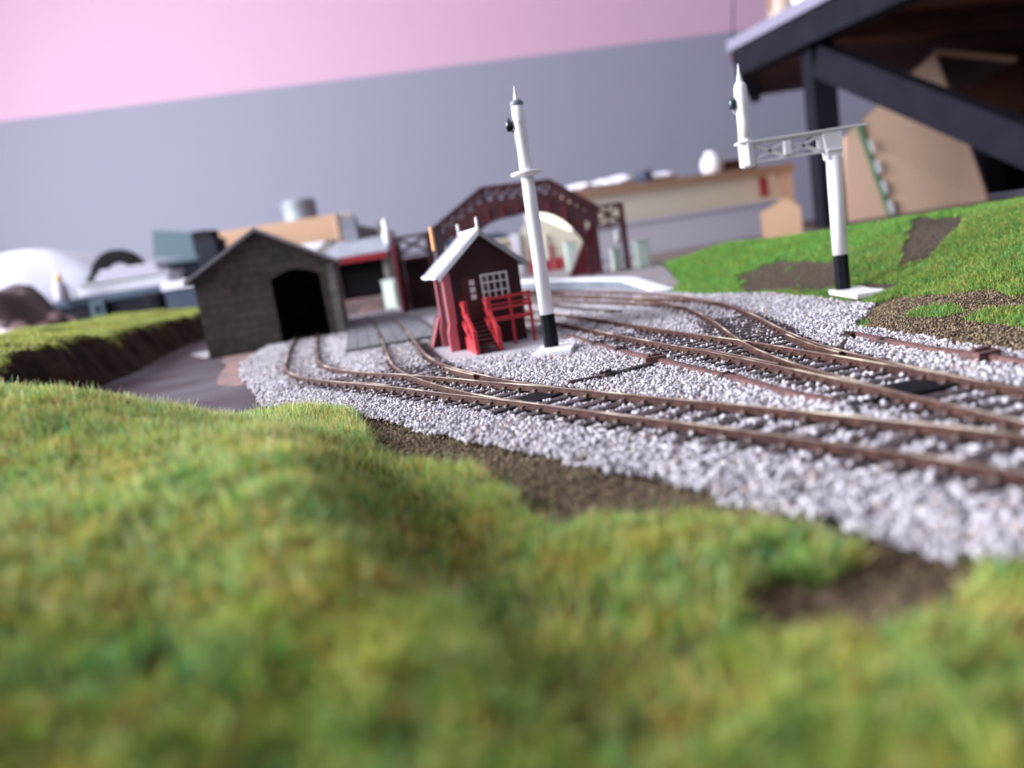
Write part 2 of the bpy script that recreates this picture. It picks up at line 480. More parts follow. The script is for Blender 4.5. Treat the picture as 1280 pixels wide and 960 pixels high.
def resample(P, step=0.35):
    """Catmull-Rom resample"""
    P = [np.array(p, float) for p in P]
    P = [2 * P[0] - P[1]] + P + [2 * P[-1] - P[-2]]
    out = []
    for i in range(1, len(P) - 2):
        p0, p1, p2, p3 = P[i - 1:i + 3]
        n = max(2, int(np.linalg.norm(p2 - p1) / 0.05))
        for k in range(n):
            t = k / n
            out.append(0.5 * ((2 * p1) + (-p0 + p2) * t + (2 * p0 - 5 * p1 + 4 * p2 - p3) * t * t + (-p0 + 3 * p1 - 3 * p2 + p3) * t ** 3))
    out.append(P[-2])
    out = np.array(out)
    s = np.r_[0, np.cumsum(np.linalg.norm(np.diff(out, axis=0), axis=1))]
    q = np.linspace(0, s[-1], max(2, int(s[-1] / step) + 1))
    return np.c_[np.interp(q, s, out[:, 0]), np.interp(q, s, out[:, 1])]


def normals2(P):
    d = np.gradient(P, axis=0); d /= np.linalg.norm(d, axis=1)[:, None]
    return np.c_[d[:, 1], -d[:, 0]]     # to the right of travel


G = 0.83
CEN = {k: resample(v) for k, v in dict(T1=T1, T2=T2, T3=T3, T4=T4, T5=T5).items()}
RAILS = []


def offset(P, o):
    return P + normals2(P) * (o[:, None] if isinstance(o, np.ndarray) else o)


def resample_closed(P):
    P = list(P) + [P[0]]
    return [tuple(p) for p in resample(P, .5)[:-1]]


# --- ballast outline
BF = [(-14.2, 40.7), (-9.6, 29.0), (-4.93, 23.99), (-1.82, 19.07), (-0.23, 16.79), (1.57, 14.24), (3.08, 11.96), (3.84, 10.56), (4.57, 9.07), (5.0, 8.5), (5.9, 8.1), (7.6, 5.5), (9, 3.5)]
BR = [(14, 4), (13.2, 12), (12.6, 18.2), (12.35, 20.67), (12.2, 23.3), (11.9, 25.7), (12.9, 27.6), (14.8, 30.2), (14.7, 33.2), (14.2, 40.6), (11.8, 45.7), (11.0, 50.5)]
BALLAST = BF + BR + [(9.6, 56), (8.9, 60), (7.4, 66), (1.2, 84), (-3, 92), (-12, 92), (-9, 70), (-7, 56), (-12.2, 58.3), (-17.6, 57.4), (-16.2, 47)]
GRASS = [(-8.4, 27.2), (-6.9, 26.5), (-5.3, 24.4), (-4.4, 22), (-4.0, 19.9), (-3.5, 18.2), (-1.2, 15.7), (-.5, 13.6), (-.1, 12.0), (.45, 11.1), (1.15, 11.1), (2.83, 10.2), (3.7, 9.5), (4.0, 8.9), (3.5, 8.6), (2.6, 8.6), (2.1, 8.1), (2.1, 7.5), (3.0, 7.1), (3.95, 7.0), (4.6, 7.5), (5.1, 8.1), (5.9, 7.8), (7.5, 5.3), (9, 3.2), (9, 1.5), (-26, 1.5), (-26, 24.5), (-15, 26.0)]

# --- front ground
FC = [(-18, 20, 3.1), (-13.17, 20, 2.66), (-10.61, 19.2, 2.28), (-8.97, 19.5, 1.62), (-7.4, 20.5, .72), (-6.7, 22, .25), (-6.4, 25.2, .06),
      (-20, 25, 1.2), (-15, 24.5, .6), (-11, 25, -.05), (-8.5, 25.5, 0), (-9.5, 28.5, -.1), (-13, 29, -.2), (-20, 30, -.2), (-28, 30, -.2), (-9, 23.2, .5), (-28, 20, 2.5),
      (-8.98, 13, 1.8), (-6.05, 12.5, 1.5), (-6.84, 9.5, 1.5), (-4.99, 9.8, 1.2), (-6.5, 16.5, 1.3), (-5.5, 18.2, .75), (-4.5, 14.9, 1.3), (-3.7, 12.6, 1.4), (-3.0, 10.6, 1.25), (-2.4, 8.9, 1.0), (-3.9, 17.2, .12), (-3.2, 15.3, .08), (-2.4, 13.2, .05), (-1.8, 11.3, .02), (-1.3, 9.6, .02),
      (-6.0, 8, 1.15), (-4.29, 8, .85), (-1.6, 7.7, .7), (-.9, 6.7, .5), (.1, 8.2, .04), (.8, 7.2, .05), (-5, 6.2, .65), (-3.6, 6.2, .45), (-2.22, 6.2, .22), (-4, 3, .2), (-10, 7, 1.6), (-15, 10, 2.4), (-20, 5, 2),
      (-4.9, 24, -.05), (-1.8, 19.1, -.08), (-.2, 16.8, -.08), (1.57, 14.2, -.08), (3.1, 12, -.1), (3.84, 10.6, -.1), (4.6, 9, -.1), (5, 8.4, -.1), (5.9, 8, -.1), (7.6, 5.5, -.1), (9, 3.5, -.1),
      (-4.5, 21, 0), (-1.2, 15, .03), (-.6, 13, .05), (1.5, 10.7, .12), (2.2, 9.5, .15), (0, 10, .1), (3.5, 9.1, .1), (2.5, 8.2, -.05), (3.2, 8.0, -.08), (0, 8, .08), (3.8, 7.1, .1),
      (0, 6, .05), (2, 6, .1), (4, 6, .1), (6, 5, 0), (3, 4, 0), (0, 3, 0), (7, 3, -.05)]
fr = RBF(FC)


def h_front(x, y):
    return fr(x, y) + 0.05 * fnoise(x, y, 2.4) + 0.02 * fnoise(x, y, 7)


def grid(name, xs, ys, h, m):
    X, Y = np.meshgrid(xs, ys)
    Z = h(X, Y)
    v = np.c_[X.ravel(), Y.ravel(), Z.ravel()]
    nx, ny = len(xs), len(ys)
    i = (np.arange(ny - 1)[:, None] * nx + np.arange(nx - 1)[None]).ravel()
    f = np.c_[i, i + 1, i + nx + 1, i + nx]
    return np_mesh(name, v, f, m, smooth=True)


def front_h(X, Y):
    Z = h_front(X, Y)
    # tuck it below the track bed once it is under the ballast
    inb = inpoly(X, Y, BALLAST)
    d = dpoly(X, Y, BF)
    return np.where(inb, np.minimum(Z, -0.08 - np.minimum(d, 1.2) * 0.25), np.maximum(Z, -.25))


tag(grid('ground_front', np.arange(-27, 10.01, .16), np.arange(1.5, 31.01, .16), front_h, M['soil']), kind='structure')
slab('ground_trackbed', [(a + .4, b + .35) for a, b in BF] + BALLAST[len(BF):], -.58, -0.02, M['ground'])['kind'] = 'structure'
slab('ground_road', [(-60, 22), (-13, 22), (-7, 26), (-6, 30), (16, 30), (16, 100), (-60, 120)], -.58, -0.22, M['road'])['kind'] = 'structure'
bm = bmesh.new()
rp = resample_closed([(-20.6, 56.4), (-17.3, 56.8), (-15.4, 48), (-13.4, 41), (-13.6, 38.4), (-15.2, 40), (-16.9, 45), (-18.2, 50), (-19.8, 53.5)])
bm.faces.new([bm.verts.new((x, y, -.205)) for x, y in rp])
tag(fin('trim_forecourt_paint', bm, M['terracotta']), kind='structure')
slab('trim_white_step', [(-26, 64), (-22.6, 58.2), (-21.9, 58.4), (-24.5, 64.6)], -.22, -.12, M['pad'])['kind'] = 'structure'

# --- right bank
BC = [(12.0, 48, -.05), (14.1, 42, -.02), (14.9, 35, 0), (14.9, 31, 0), (13.1, 27.6, 0), (12.1, 25.5, 0), (12.35, 22.5, 0), (12.5, 18, 0), (13.2, 12, 0), (14, 6, 0), (11, 53, -.1),
      (23.43, 34, 2.36), (18.54, 27, .95), (15.6, 22.5, .25), (15.2, 25, .3), (23.97, 41, 2.31), (23.05, 46, 2.3), (20.63, 52, 2.14), (17.58, 60, 2.15), (15.9, 68, 1.16), (17.9, 36, .75), (16.37, 46, .62),
      (14.6, 51, .4), (18.02, 31, .85), (16.5, 36, .25), (15.2, 33, .05), (12.5, 60, .6), (13, 70, .3), (30, 34, 3.2), (30, 45, 2.6), (29, 56, 1.6), (24, 62, 1.2), (22, 70, .5), (32, 60, 0), (20, 80, .2), (38, 45, 1.8), (35, 30, 3), (22, 22, 1.2), (20, 15, .6), (25, 27, 2.4), (15.8, 19, .3), (18, 40, 1.1), (15.3, 38.5, .2), (11, 60, -.1), (10.5, 70, -.2)]
bk = RBF(BC)
def h_bank(x, y):
    return bk(x, y) + 0.12 * fnoise(x, y, .9) * np.clip((x - 14) / 4, 0, 1) + 0.03 * fnoise(x, y, 3)
BR2 = BR + [(12.6, 53.5), (13.4, 60), (14.7, 67), (15.7, 76)]
def bank_h(X, Y):
    Z = h_bank(X, Y)
    P = BR2 + [(60, 75), (60, 4)]
    ins = inpoly(X, Y, P)
    return np.where(ins, np.maximum(Z, -.3), -.3)
tag(grid('ground_bank', np.arange(9.6, 42, .3), np.arange(5, 84, .3), bank_h, M['soil_bank']), kind='structure')

# --- left ridge with a cut face towards the road
RE = [(-24.0, 33), (-25.2, 40), (-24.6, 45.5), (-26, 50), (-27, 57), (-29.0, 64), (-29.8, 70), (-31.5, 78), (-32, 92)]
def ridge_h(X, Y):
    ex = np.interp(Y, [p[1] for p in RE], [p[0] for p in RE]) + .5 * fnoise(X * 0, Y, .8) + .25 * fnoise(X * .3, Y, 2.3)
    s = ex - X      # > 0 inside the ridge
    t = np.clip((s + .4) / 2.6, 0, 1); t = t * t * (3 - 2 * t)
    top = np.interp(Y, [33, 40, 44, 48, 58, 66, 78, 92], [1.6, 2.1, 2.65, 2.75, 2.45, 2.5, 2.35, 2.3])
    back = np.clip(s / 8, 0, 1) * 1.3 * (0.8 + .35 * fnoise(X, Y, .35))
    return -.6 + (top + .6 + back + .2 * fnoise(X, Y, .9) * (Y < 999)) * t + .06 * fnoise(X, Y, 3) * t
RX, RY = np.arange(-48, -20, .3), np.arange(30, 96, .3)
tag(grid('ground_ridge', RX, RY, ridge_h, M['cutting']), kind='structure')

# ================================================================== TRACK
PROF = [(-.08, .125), (.08, .125), (.08, .145), (.024, .165), (.024, .245), (.042, .258), (.042, .30), (.03, .314), (-.03, .314), (-.042, .30), (-.042, .258), (-.024, .245), (-.024, .165), (-.08, .145)]


def rail(name, P, parent, loc, top=True, z=0.0):
    P = np.asarray(P); N = normals2(P)
    bm = bmesh.new()
    rings = []
    for p, n in zip(P, N):
        rings.append([bm.verts.new((p[0] + n[0] * a - loc[0], p[1] + n[1] * a - loc[1], b + z)) for a, b in PROF])
    m = len(PROF)
    for i in range(len(rings) - 1):
        for k in range(m):
            f = bm.faces.new((rings[i][k], rings[i][(k + 1) % m], rings[i + 1][(k + 1) % m], rings[i + 1][k]))
            if k in (6, 7, 8): f.material_index = 1
    bm.faces.new(rings[0]); bm.faces.new(rings[-1][::-1])
    return fin(name, bm, [M['rail'], M['railtop']], parent)


def sleeper_mesh(w0, w1):
    bm = bmesh.new(); box(bm, w0, w1, -.155, .155, -.02, .128)
    bmesh.ops.bevel(bm, geom=bm.edges[:], offset=.012, segments=1, affect='EDGES')
    me = bpy.data.meshes.new('sleeper'); bm.to_mesh(me); bm.free(); me.materials.append(M['sleeper'])
    return me


bm = bmesh.new()
box(bm, -.17, .17, -.11, .11, .126, .15)
for s in (-1, 1):
    prism(bm, [(s * .045, .145), (s * .15, .145), (s * .13, .18), (s * .05, .215)][::s], (-.05, .05))
bmesh.ops.recalc_face_normals(bm, faces=bm.faces)
CHAIR = bpy.data.meshes.new('rail_chair'); bm.to_mesh(CHAIR); bm.free(); CHAIR.materials.append(M['chair'])
STD = sleeper_mesh(-1.5, 1.5)


def place_sleepers(t, loc, P, step, s0=0.0, s1=1e9, skip=None, widen=None, chairs_to=36):
    s = np.r_[0, np.cumsum(np.linalg.norm(np.diff(P, axis=0), axis=1))]
    q = s0 + .2
    while q < min(s1, s[-1]):
        x = np.interp(q, s, P[:, 0]); y = np.interp(q, s, P[:, 1])
        x2 = np.interp(q + .1, s, P[:, 0]); y2 = np.interp(q + .1, s, P[:, 1])
        if q + .1 > s[-1]: break
        d = np.array([x2 - x, y2 - y]); d /= np.linalg.norm(d); n = np.array([d[1], -d[0]])
        q += step * (1 + random.uniform(-.03, .03))
        if skip and skip(x, y): continue
        me = STD
        w = (0, 0)
        if widen:
            w = widen(x, y, n)
            if w != (0, 0): me = sleeper_mesh(-1.5 + w[0], 1.5 + w[1])
        o = bpy.data.objects.new('sleeper', me); COL.objects.link(o); o.parent = t
        a = math.atan2(n[1], n[0]) + random.uniform(-.02, .02)
        o.location = (x - loc[0], y - loc[1], random.uniform(-.012, .006)); o.rotation_euler = (0, 0, a)
        SLEEPERS.append((x, y, n[0], n[1], -1.5 + w[0], 1.5 + w[1]))
        if y < chairs_to:
            for sgn in (-1, 1):
                c = bpy.data.objects.new('rail_chair', CHAIR); COL.objects.link(c); c.parent = o
                c.location = (sgn * G, 0, 0)


SLEEPERS = []


def nearest(P, x, y):
    i = np.argmin(np.hypot(P[:, 0] - x, P[:, 1] - y))
    return P[i] - np.array([x, y])


def track(label, group_pts, rails, **kw):
    loc = (*group_pts[0], 0)
    t = thing('railway_track', label, 'railway track', loc, 0)
    for nm, P in rails:
        RAILS.append(P)
        rail(nm, P, t, loc)
    return t, loc


C1, C2, C3, C4, C5 = CEN['T1'], CEN['T2'], CEN['T3'], CEN['T4'], CEN['T5']
t1, l1 = track('brown model railway track curving from the front right corner into the dark stone shed', C1,
               [('rail', offset(C1, -G)), ('rail', offset(C1, G))])
def widen12(x, y, n):
    v = nearest(C2, x, y); a = float(v @ n)
    if y > 20.8 and abs(a) < 1.7 and np.hypot(*v) < 1.75: return (0, max(0, a))
    return (0, 0)
place_sleepers(t1, l1, C1, .76, widen=widen12)
t2, l2 = track('model railway track branching across the grey plank crossing towards the grey stone goods shed', C2,
               [('rail', offset(C2, -G * np.clip(.9 + np.linspace(0, 8, len(C2)), 0, 1))), ('rail', offset(C2, G))])
place_sleepers(t2, l2, C2, .76, skip=lambda x, y: (y < 21.3) or (np.hypot(*nearest(C1, x, y)) < 1.75) or y > 43)
t3, l3 = track('straight model railway track passing behind the white signal post next to the red signal box', C3,
               [('rail', offset(C3, -G)), ('rail', offset(C3, G))])
def widen34(x, y, n):
    v = nearest(C4, x, y); a = float(v @ n)
    if y > 14.6 and np.hypot(*v) < 2.0: return (0, max(0, a))
    return (0, 0)
place_sleepers(t3, l3, C3, .68, widen=widen34)
t4, l4 = track('model railway track nearest the grass bank, curving away to run beside the platform', C4,
               [('rail', offset(C4, -G)), ('rail', offset(C4, G))])
place_sleepers(t4, l4, C4, .68, skip=lambda x, y: np.hypot(*nearest(C3, x, y)) < 2.0)
t5, l5 = track('middle model railway track of the three that run under the footbridge', C5,
               [('rail', offset(C5, -G)), ('rail', offset(C5, G))])
place_sleepers(t5, l5, C5, .72, skip=lambda x, y: np.hypot(*nearest(C4, x, y)) < 2.0)
# check rails and tie bars of the turnouts
def piece(P, y0, y1): return P[(P[:, 1] > y0) & (P[:, 1] < y1)]
rail('check_rail', piece(offset(C3, -G + .17), 20.5, 25.0), t3, l3)
rail('check_rail', piece(offset(C4, G - .17), 20.5, 25.5), t4, l4)
rail('check_rail', piece(offset(C1, -G + .17), 27.2, 30.2), t1, l1)
rail('check_rail', piece(offset(C2, G - .17), 26.8, 30.2), t2, l2)
for (x, y, a, t, l) in ((.75, 21.5, 35, t1, l1), (8.75, 16.1, 9, t3, l3)):
    mt = Matrix.Translation((x - l[0], y - l[1], 0)) @ Matrix.Rotation(radians(a), 4, 'Z')
    bm = bmesh.new(); box(bm, -1.75, 1.1, -.11, .11, .12, .165, mt)
    fin('tie_bar', bm, M['black'], t)
    bm = bmesh.new(); box(bm, -.62, .62, .2, 1.0, -.01, .14, mt)
    fin('point_motor_cover', bm, M['black'], t)

# rodding
def rodding(name, label, pts, w, h, z, m, lumps=(), cranks=True):
    loc = (pts[0][0], pts[0][1], 0)
    t = thing(name, label, 'rodding', loc)
    P = resample(pts, .5); N = normals2(P)
    bm = bmesh.new(); rings = []
    for p, n in zip(P, N):
        rings.append([bm.verts.new((p[0] + n[0] * a - loc[0], p[1] + n[1] * a - loc[1], b)) for a, b in ((-w / 2, z), (w / 2, z), (w / 2, z + h), (0, z + h * 1.15), (-w / 2, z + h))])
    for i in range(len(rings) - 1):
        for k in range(5): bm.faces.new((rings[i][k], rings[i][(k + 1) % 5], rings[i + 1][(k + 1) % 5], rings[i + 1][k]))
    bm.faces.new(rings[0]); bm.faces.new(rings[-1][::-1])
    fin('rod', bm, m, t)
    for (x, y, s) in lumps:
        mt = Matrix.Translation((x - loc[0], y - loc[1], z)) @ Matrix.Rotation(random.uniform(0, 3), 4, 'Z') @ Matrix.Scale(s, 4)
        bm = bmesh.new()
        box(bm, -.22, .22, -.15, .15, -.05, .16, mt)
        for k in range(3): lathe(bm, [(.05, .15), (.06, .2), (.035, .23)], 8, (-.13 + .13 * k, random.uniform(-.05, .05)), mt)
        fin('crank', bm, M['rodblack'] if m is M['rodblack'] or s < 1.2 else m, t)
    return t


rodding('point_rodding', 'brown point rodding on the stones between the front track and the straight track', [(2.9, 35.1), (3.45, 31.9), (4.25, 27.7), (4.93, 24.9), (5.62, 21.7), (6.08, 19.86), (6.45, 17.7), (6.95, 16.3)], .22, .14, .06, M['rod'],
        [(3.7, 30.9, 1.0), (4.2, 28.2, 1.1), (4.78, 25.0, 1.5), (5.9, 20.8, .9)])
rodding('point_rodding', 'dark rod with a crank reaching across the stones to the front track', [(1.75, 23.35), (3.03, 23.6), (4.55, 24.4)], .2, .14, .06, M['rodblack'], [(2.95, 23.6, 1.2)])
rodding('point_rodding', 'reddish rodding on the stones along the foot of the right grass bank', [(11.0, 24.2), (11.1, 21.4), (11.27, 19.62), (11.55, 18.2), (11.75, 16.5), (12, 13)], .2, .16, .06, M['rod'],
        [(11.05, 22.1, 1.0), (11.5, 18.35, 1.5)])
rodding('point_rodding', 'thin black rod at the left end of the reddish rodding by the bank', [(9.6, 22.0), (10.3, 23.2), (11.0, 24.2)], .12, .1, .06, M['rodblack'], [(10.8, 24.0, 1.0)])
rodding('point_rodding', 'dark rodding between the straight and middle tracks near the platform ramp', [(2.9, 57), (4.0, 51), (5.2, 45.9), (6.4, 42.0)], .5, .2, 0.0, M['rodblack'])

# ================================================================== BALLAST STONES
_ico = bmesh.new(); bmesh.ops.create_icosphere(_ico, subdivisions=1, radius=1)
IV = np.array([v.co[:] for v in _ico.verts]); IF = np.array([[v.index for v in f.verts] for f in _ico.faces]); _ico.free()
OV = np.array([(1, 0, 0), (0, 1, 0), (-1, 0, 0), (0, -1, 0), (0, 0, 1), (0, 0, -1)], float)
OF = np.array([(0, 1, 4), (1, 2, 4), (2, 3, 4), (3, 0, 4), (1, 0, 5), (2, 1, 5), (3, 2, 5), (0, 3, 5)])


def stones(name, x, y, z, r, cols, V, F, m, label, cat):
    n = len(x); k = len(V)
    jit = 1 + rng.uniform(-.38, .38, (n, k, 1))
    sc3 = rng.uniform(.7, 1.25, (n, 1, 3))
    v = V[None] * jit * sc3 * r[:, None, None]
    a = rng.uniform(0, 2 * pi, n); c, s = np.cos(a), np.sin(a)
    vx = v[:, :, 0] * c[:, None] - v[:, :, 1] * s[:, None]; vy = v[:, :, 0] * s[:, None] + v[:, :, 1] * c[:, None]
    vv = np.stack([vx + x[:, None], vy + y[:, None], v[:, :, 2] + z[:, None]], 2).reshape(-1, 3)
    f = (F[None] + (np.arange(n) * k)[:, None, None]).reshape(-1, 3)
    return tag(np_mesh(name, vv, f, m, colors=np.repeat(cols, k, 0)), label, cat, kind='stuff')


from collections import defaultdict
def near_rail(x, y, d):
    pts = np.concatenate(RAILS); keep = pts[:, 1] < 60
    pts = pts[keep]
    cell = defaultdict(list)
    ok = np.zeros(len(x), bool)
    # dense bitmap of the rails at 0.06 cm
    X0, Y0, S = -26, 0, .06
    bmp = np.zeros((int(44 / S), int(62 / S)), bool)
    for P in RAILS:
        q = np.concatenate([np.linspace(P[i], P[i + 1], 10) for i in range(len(P) - 1)])
        rr = int(d / S) + 1
        for dx in range(-rr, rr + 1):
            for dy in range(-rr, rr + 1):
                if dx * dx + dy * dy > (d / S) ** 2: continue
                ix = ((q[:, 0] - X0) / S).astype(int) + dx; iy = ((q[:, 1] - Y0) / S).astype(int) + dy
                k = (ix >= 0) & (iy >= 0) & (ix < bmp.shape[0]) & (iy < bmp.shape[1])
                bmp[ix[k], iy[k]] = True
    ix = ((x - X0) / S).astype(int); iy = ((y - Y0) / S).astype(int)
    k = (ix >= 0) & (iy >= 0) & (ix < bmp.shape[0]) & (iy < bmp.shape[1])
    ok[k] = bmp[ix[k], iy[k]]
    return ok


def on_sleeper(x, y, pad=0.0):
    r = np.zeros(len(x), bool)
    for (sx, sy, nx, ny, w0, w1) in SLEEPERS:
        k = np.where((np.abs(y - sy) < 3.5) & (np.abs(x - sx) < 3.5) & ~r)[0]
        if not len(k): continue
        dx, dy = x[k] - sx, y[k] - sy
        a = dx * nx + dy * ny; b = -dx * ny + dy * nx
        r[k[(a > w0 - pad) & (a < w1 - pad * 2) & (np.abs(b) < .17 + pad)]] = True
    return r


PAD = [(-3.6, 35.4), (-3.0, 33.8), (-.5, 32.4), (1.4, 32.2), (3.0, 34.2), (1.9, 38.5), (-1, 42.5), (-5.2, 42.3)]
DECK_NEAR = 43.2


def ballast_pts(y0, y1, dens):
    n = int((46 if y0 > 25 else 40) * (y1 - y0) * dens)
    x = rng.uniform(-20, 20, n); y = rng.uniform(y0, y1, n)
    k = inpoly(x + .25 * fnoise(x, y, 1.7) + .12 * fnoise(x, y, 6), y + .2 * fnoise(y, x, 2.1), BALLAST)
    # visible from the camera side only
    k &= (np.abs(x) < y * .8 + 4) & ~inpoly(x, y, PAD)
    x, y = x[k], y[k]
    # plank crossing and shed
    v = np.abs(np.interp(y, C2[:, 1], C2[:, 0]) - x)
    k = ~((y > DECK_NEAR) & (v < 3.0)) & ~near_rail(x, y, .10)
    x, y = x[k], y[k]
    s = on_sleeper(x, y, -.02)
    k = ~s | (rng.random(len(x)) < .05)
    for cxx, cyy in ((.75 + .3, 21.5 + .6), (8.75 + .1, 16.7)): k &= np.hypot(x - cxx, y - cyy) > .75
    return x[k], y[k], s[k]


def stone_cols(n):
    b = rng.choice([0, 1, 2, 3, 4], n, p=[.38, .24, .19, .14, .05])
    pal = np.array([(.60, .57, .62), (.72, .69, .73), (.44, .41, .46), (.30, .27, .30), (.50, .40, .36)])
    return pal[b] * .80 * rng.uniform(.85, 1.12, (n, 1))


for nm, y0, y1, dens, V, F, rr, lab in (
        ('ballast', 4.5, 19, 190, IV, IF, .058, 'pale grey crushed stone ballast around the front tracks'),
        ('ballast', 19, 33, 190, IV, IF, .054, 'pale grey crushed stone ballast around the signal base and rodding'),
        ('ballast', 33, 64, 100, OV, OF, .074, 'pale grey crushed stone ballast from the shed door to the platform ramp')):
    x, y, s = ballast_pts(y0, y1, dens)
    r = rr * rng.uniform(.6, 1.25, len(x))
    intrack = np.zeros(len(x), bool)
    for C in (C1, C2, C3, C4, C5):
        C = C[(C[:, 1] > y0 - 3) & (C[:, 1] < y1 + 3)][::2]
        if not len(C): continue
        dd = np.full(len(x), 1e9)
        for p in C: dd = np.minimum(dd, np.hypot(x - p[0], y - p[1]))
        intrack |= dd < 1.45
    z = np.where(s, .128 + r * .35, np.where(intrack, rng.uniform(-.01, .06, len(x)) + (.05 if y0 > 30 else 0), rng.uniform(0.0, .12, len(x)) + .03 * fnoise(x, y, 1.5)))
    stones(nm, x, y, z, r, stone_cols(len(x)), V, F, M['stone'], lab, 'ballast')

# crumbs of earth in the bare patches
def scatter_in(P, n, bb):
    x = rng.uniform(bb[0], bb[1], n); y = rng.uniform(bb[2], bb[3], n)
    k = inpoly(x, y, P); return x[k], y[k]
SOIL = BF[::-1] + [(-8.4, 27.2), (-6.9, 26.5), (-5.3, 24.4), (-4.6, 20), (-4, 18), (-1.5, 15), (-1, 11), (1, 8), (3, 6), (5, 6), (7, 5)]
x, y = scatter_in([(-14, 41), (-9, 30)] + [(a + .25, b + .2) for a, b in BF[1:]] + [(9, 2), (2, 6), (-1, 10), (-2, 15), (-5, 18), (-5, 24), (-9, 27)], 90000, (-10, 8, 5, 31))
r = rng.uniform(.018, .045, len(x))
pal = np.array([(.09, .06, .035), (.16, .12, .07), (.24, .19, .11), (.05, .035, .025), (.20, .13, .10)])
stones('soil_crumbs', x, y, h_front(x, y) + r * .4, r, pal[rng.integers(0, 5, len(x))], OV, OF, M['stone'], 'coarse brown earth scatter between the foreground grass and the stones', 'soil')
x, y = scatter_in([(12.2, 25.7), (12.9, 27.6), (14.8, 30.2), (16.5, 30), (18, 25), (17, 18), (12.5, 14), (12.4, 22)], 34000, (11, 20, 12, 31))
r = rng.uniform(.02, .05, len(x))
stones('soil_crumbs', x, y, np.maximum(h_bank(x, y), -.05) + r * .4, r, pal[rng.integers(0, 5, len(x))], OV, OF, M['stone'], 'coarse brown earth scatter at the foot of the right bank', 'soil')


# ================================================================== GRASS
def blades(name, x, y, z, L, W, cols, label, lean=.55):
    n = len(x)
    a = rng.uniform(0, 2 * pi, n)
    la = rng.uniform(0, 2 * pi, n); ll = np.abs(rng.normal(0, lean, n)).clip(0, 1.3)
    dirx, diry, dz = np.cos(la) * np.sin(ll), np.sin(la) * np.sin(ll), np.cos(ll)
    wx, wy = np.cos(a) * W / 2, np.sin(a) * W / 2
    b = np.stack([x, y, z], 1)
    w = np.stack([wx, wy, 0 * wx], 1)
    d = np.stack([dirx, diry, dz], 1)
    mid = b + d * (L * .55)[:, None]
    tip = mid + (d * np.array([1.5, 1.5, .8]) * (L * .45)[:, None])
    v = np.stack([b - w, b + w, mid + w * .8, mid - w * .8, tip + w * .25, tip - w * .25], 1).reshape(-1, 3)
    o = (np.arange(n) * 6)[:, None]
    f = np.concatenate([o + [0, 1, 2, 3], o + [3, 2, 4, 5]], 0)
    return tag(np_mesh(name, v, f, M['grass'], colors=np.repeat(cols, 6, 0)), label, 'grass', kind='stuff')


def grass_cols(x, y, pal, p, f=1.1, patch=.6, clump=.17, mix=.4):
    n = len(x)
    # tufts share a colour, single blades break it up
    h = np.abs(np.sin(np.floor((x + .35 * fnoise(x, y, 4)) / clump) * 12.9898 + np.floor((y + .35 * fnoise(y, x, 4)) / (clump * 1.2)) * 78.233) * 43758.5453) % 1
    ci = np.searchsorted(np.cumsum(p), h * .999)
    c1 = pal[np.minimum(ci, len(pal) - 1)]; c2 = pal[rng.choice(len(pal), n, p=p)]
    c = np.where((rng.random(n) < mix)[:, None], c1, c2)
    t = (fnoise(x, y, f) * .5 + .5).clip(0, 1)[:, None]
    warm = np.array([1.22, 1.0, .72]); cool = np.array([.66, .84, .72])
    c = c * (warm * t + cool * (1 - t)) ** patch
    return c * rng.uniform(.65, 1.25, (n, 1))


PAL = np.array([(.34, .48, .11), (.50, .60, .19), (.15, .33, .10), (.07, .50, .25), (.78, .66, .34), (.58, .32, .12), (.62, .72, .38), (.12, .10, .035)])
PP = [.22, .25, .09, .05, .12, .06, .13, .08]
def front_pts(n, bb):
    x = rng.uniform(bb[0], bb[1], n); y = rng.uniform(bb[2], bb[3], n)
    jx = x + .16 * fnoise(x, y, 3.0) + .08 * fnoise(x, y, 9); jy = y + .16 * fnoise(y, x, 3.3) + .08 * fnoise(y, x, 10)
    k = inpoly(jx, jy, GRASS) & (np.abs(x) < y * .78 + 2)
    # bald spots
    k &= (fnoise(x, y, 1.9) + .5 * fnoise(x, y, 6) > -.7) | (rng.random(n) < .18)
    # grass thinned to dark soil, standing in for shade on the mound's flank
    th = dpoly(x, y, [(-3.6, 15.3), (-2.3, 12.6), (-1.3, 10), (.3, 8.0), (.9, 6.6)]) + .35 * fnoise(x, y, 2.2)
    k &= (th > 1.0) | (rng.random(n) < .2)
    return x[k], y[k]
for (n, bb, L0, L1, W, lab) in ((330000, (-10, 9, 3, 14), .18, .42, .03, 'blurred mottled green grass on the mound and flat nearest the camera'),
                        (400000, (-24, 1, 14, 27.5), .18, .48, .02, 'sharp tufted green grass along the crest of the left foreground mound')):
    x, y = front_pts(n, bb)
    z = front_h(x, y) - .02
    blades('grass', x, y, z, rng.uniform(L0, L1, len(x)) * (1 + .3 * fnoise(x, y, 4.5)), W, grass_cols(x, y, PAL, PP, 1.9, 1.15), lab)

# taller single fibres along the crest and the edges
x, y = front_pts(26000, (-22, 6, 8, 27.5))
cc_ = np.array([(.80, .78, .42), (.62, .72, .30), (.20, .60, .32), (.72, .50, .22), (.40, .58, .18)])[rng.choice(5, len(x), p=[.3, .3, .12, .1, .18])] * rng.uniform(.7, 1.1, (len(x), 1))
blades('grass', x, y, front_h(x, y), rng.uniform(.35, .66, len(x)), .02, cc_, 'long pale single fibres standing above the foreground grass', lean=.35)

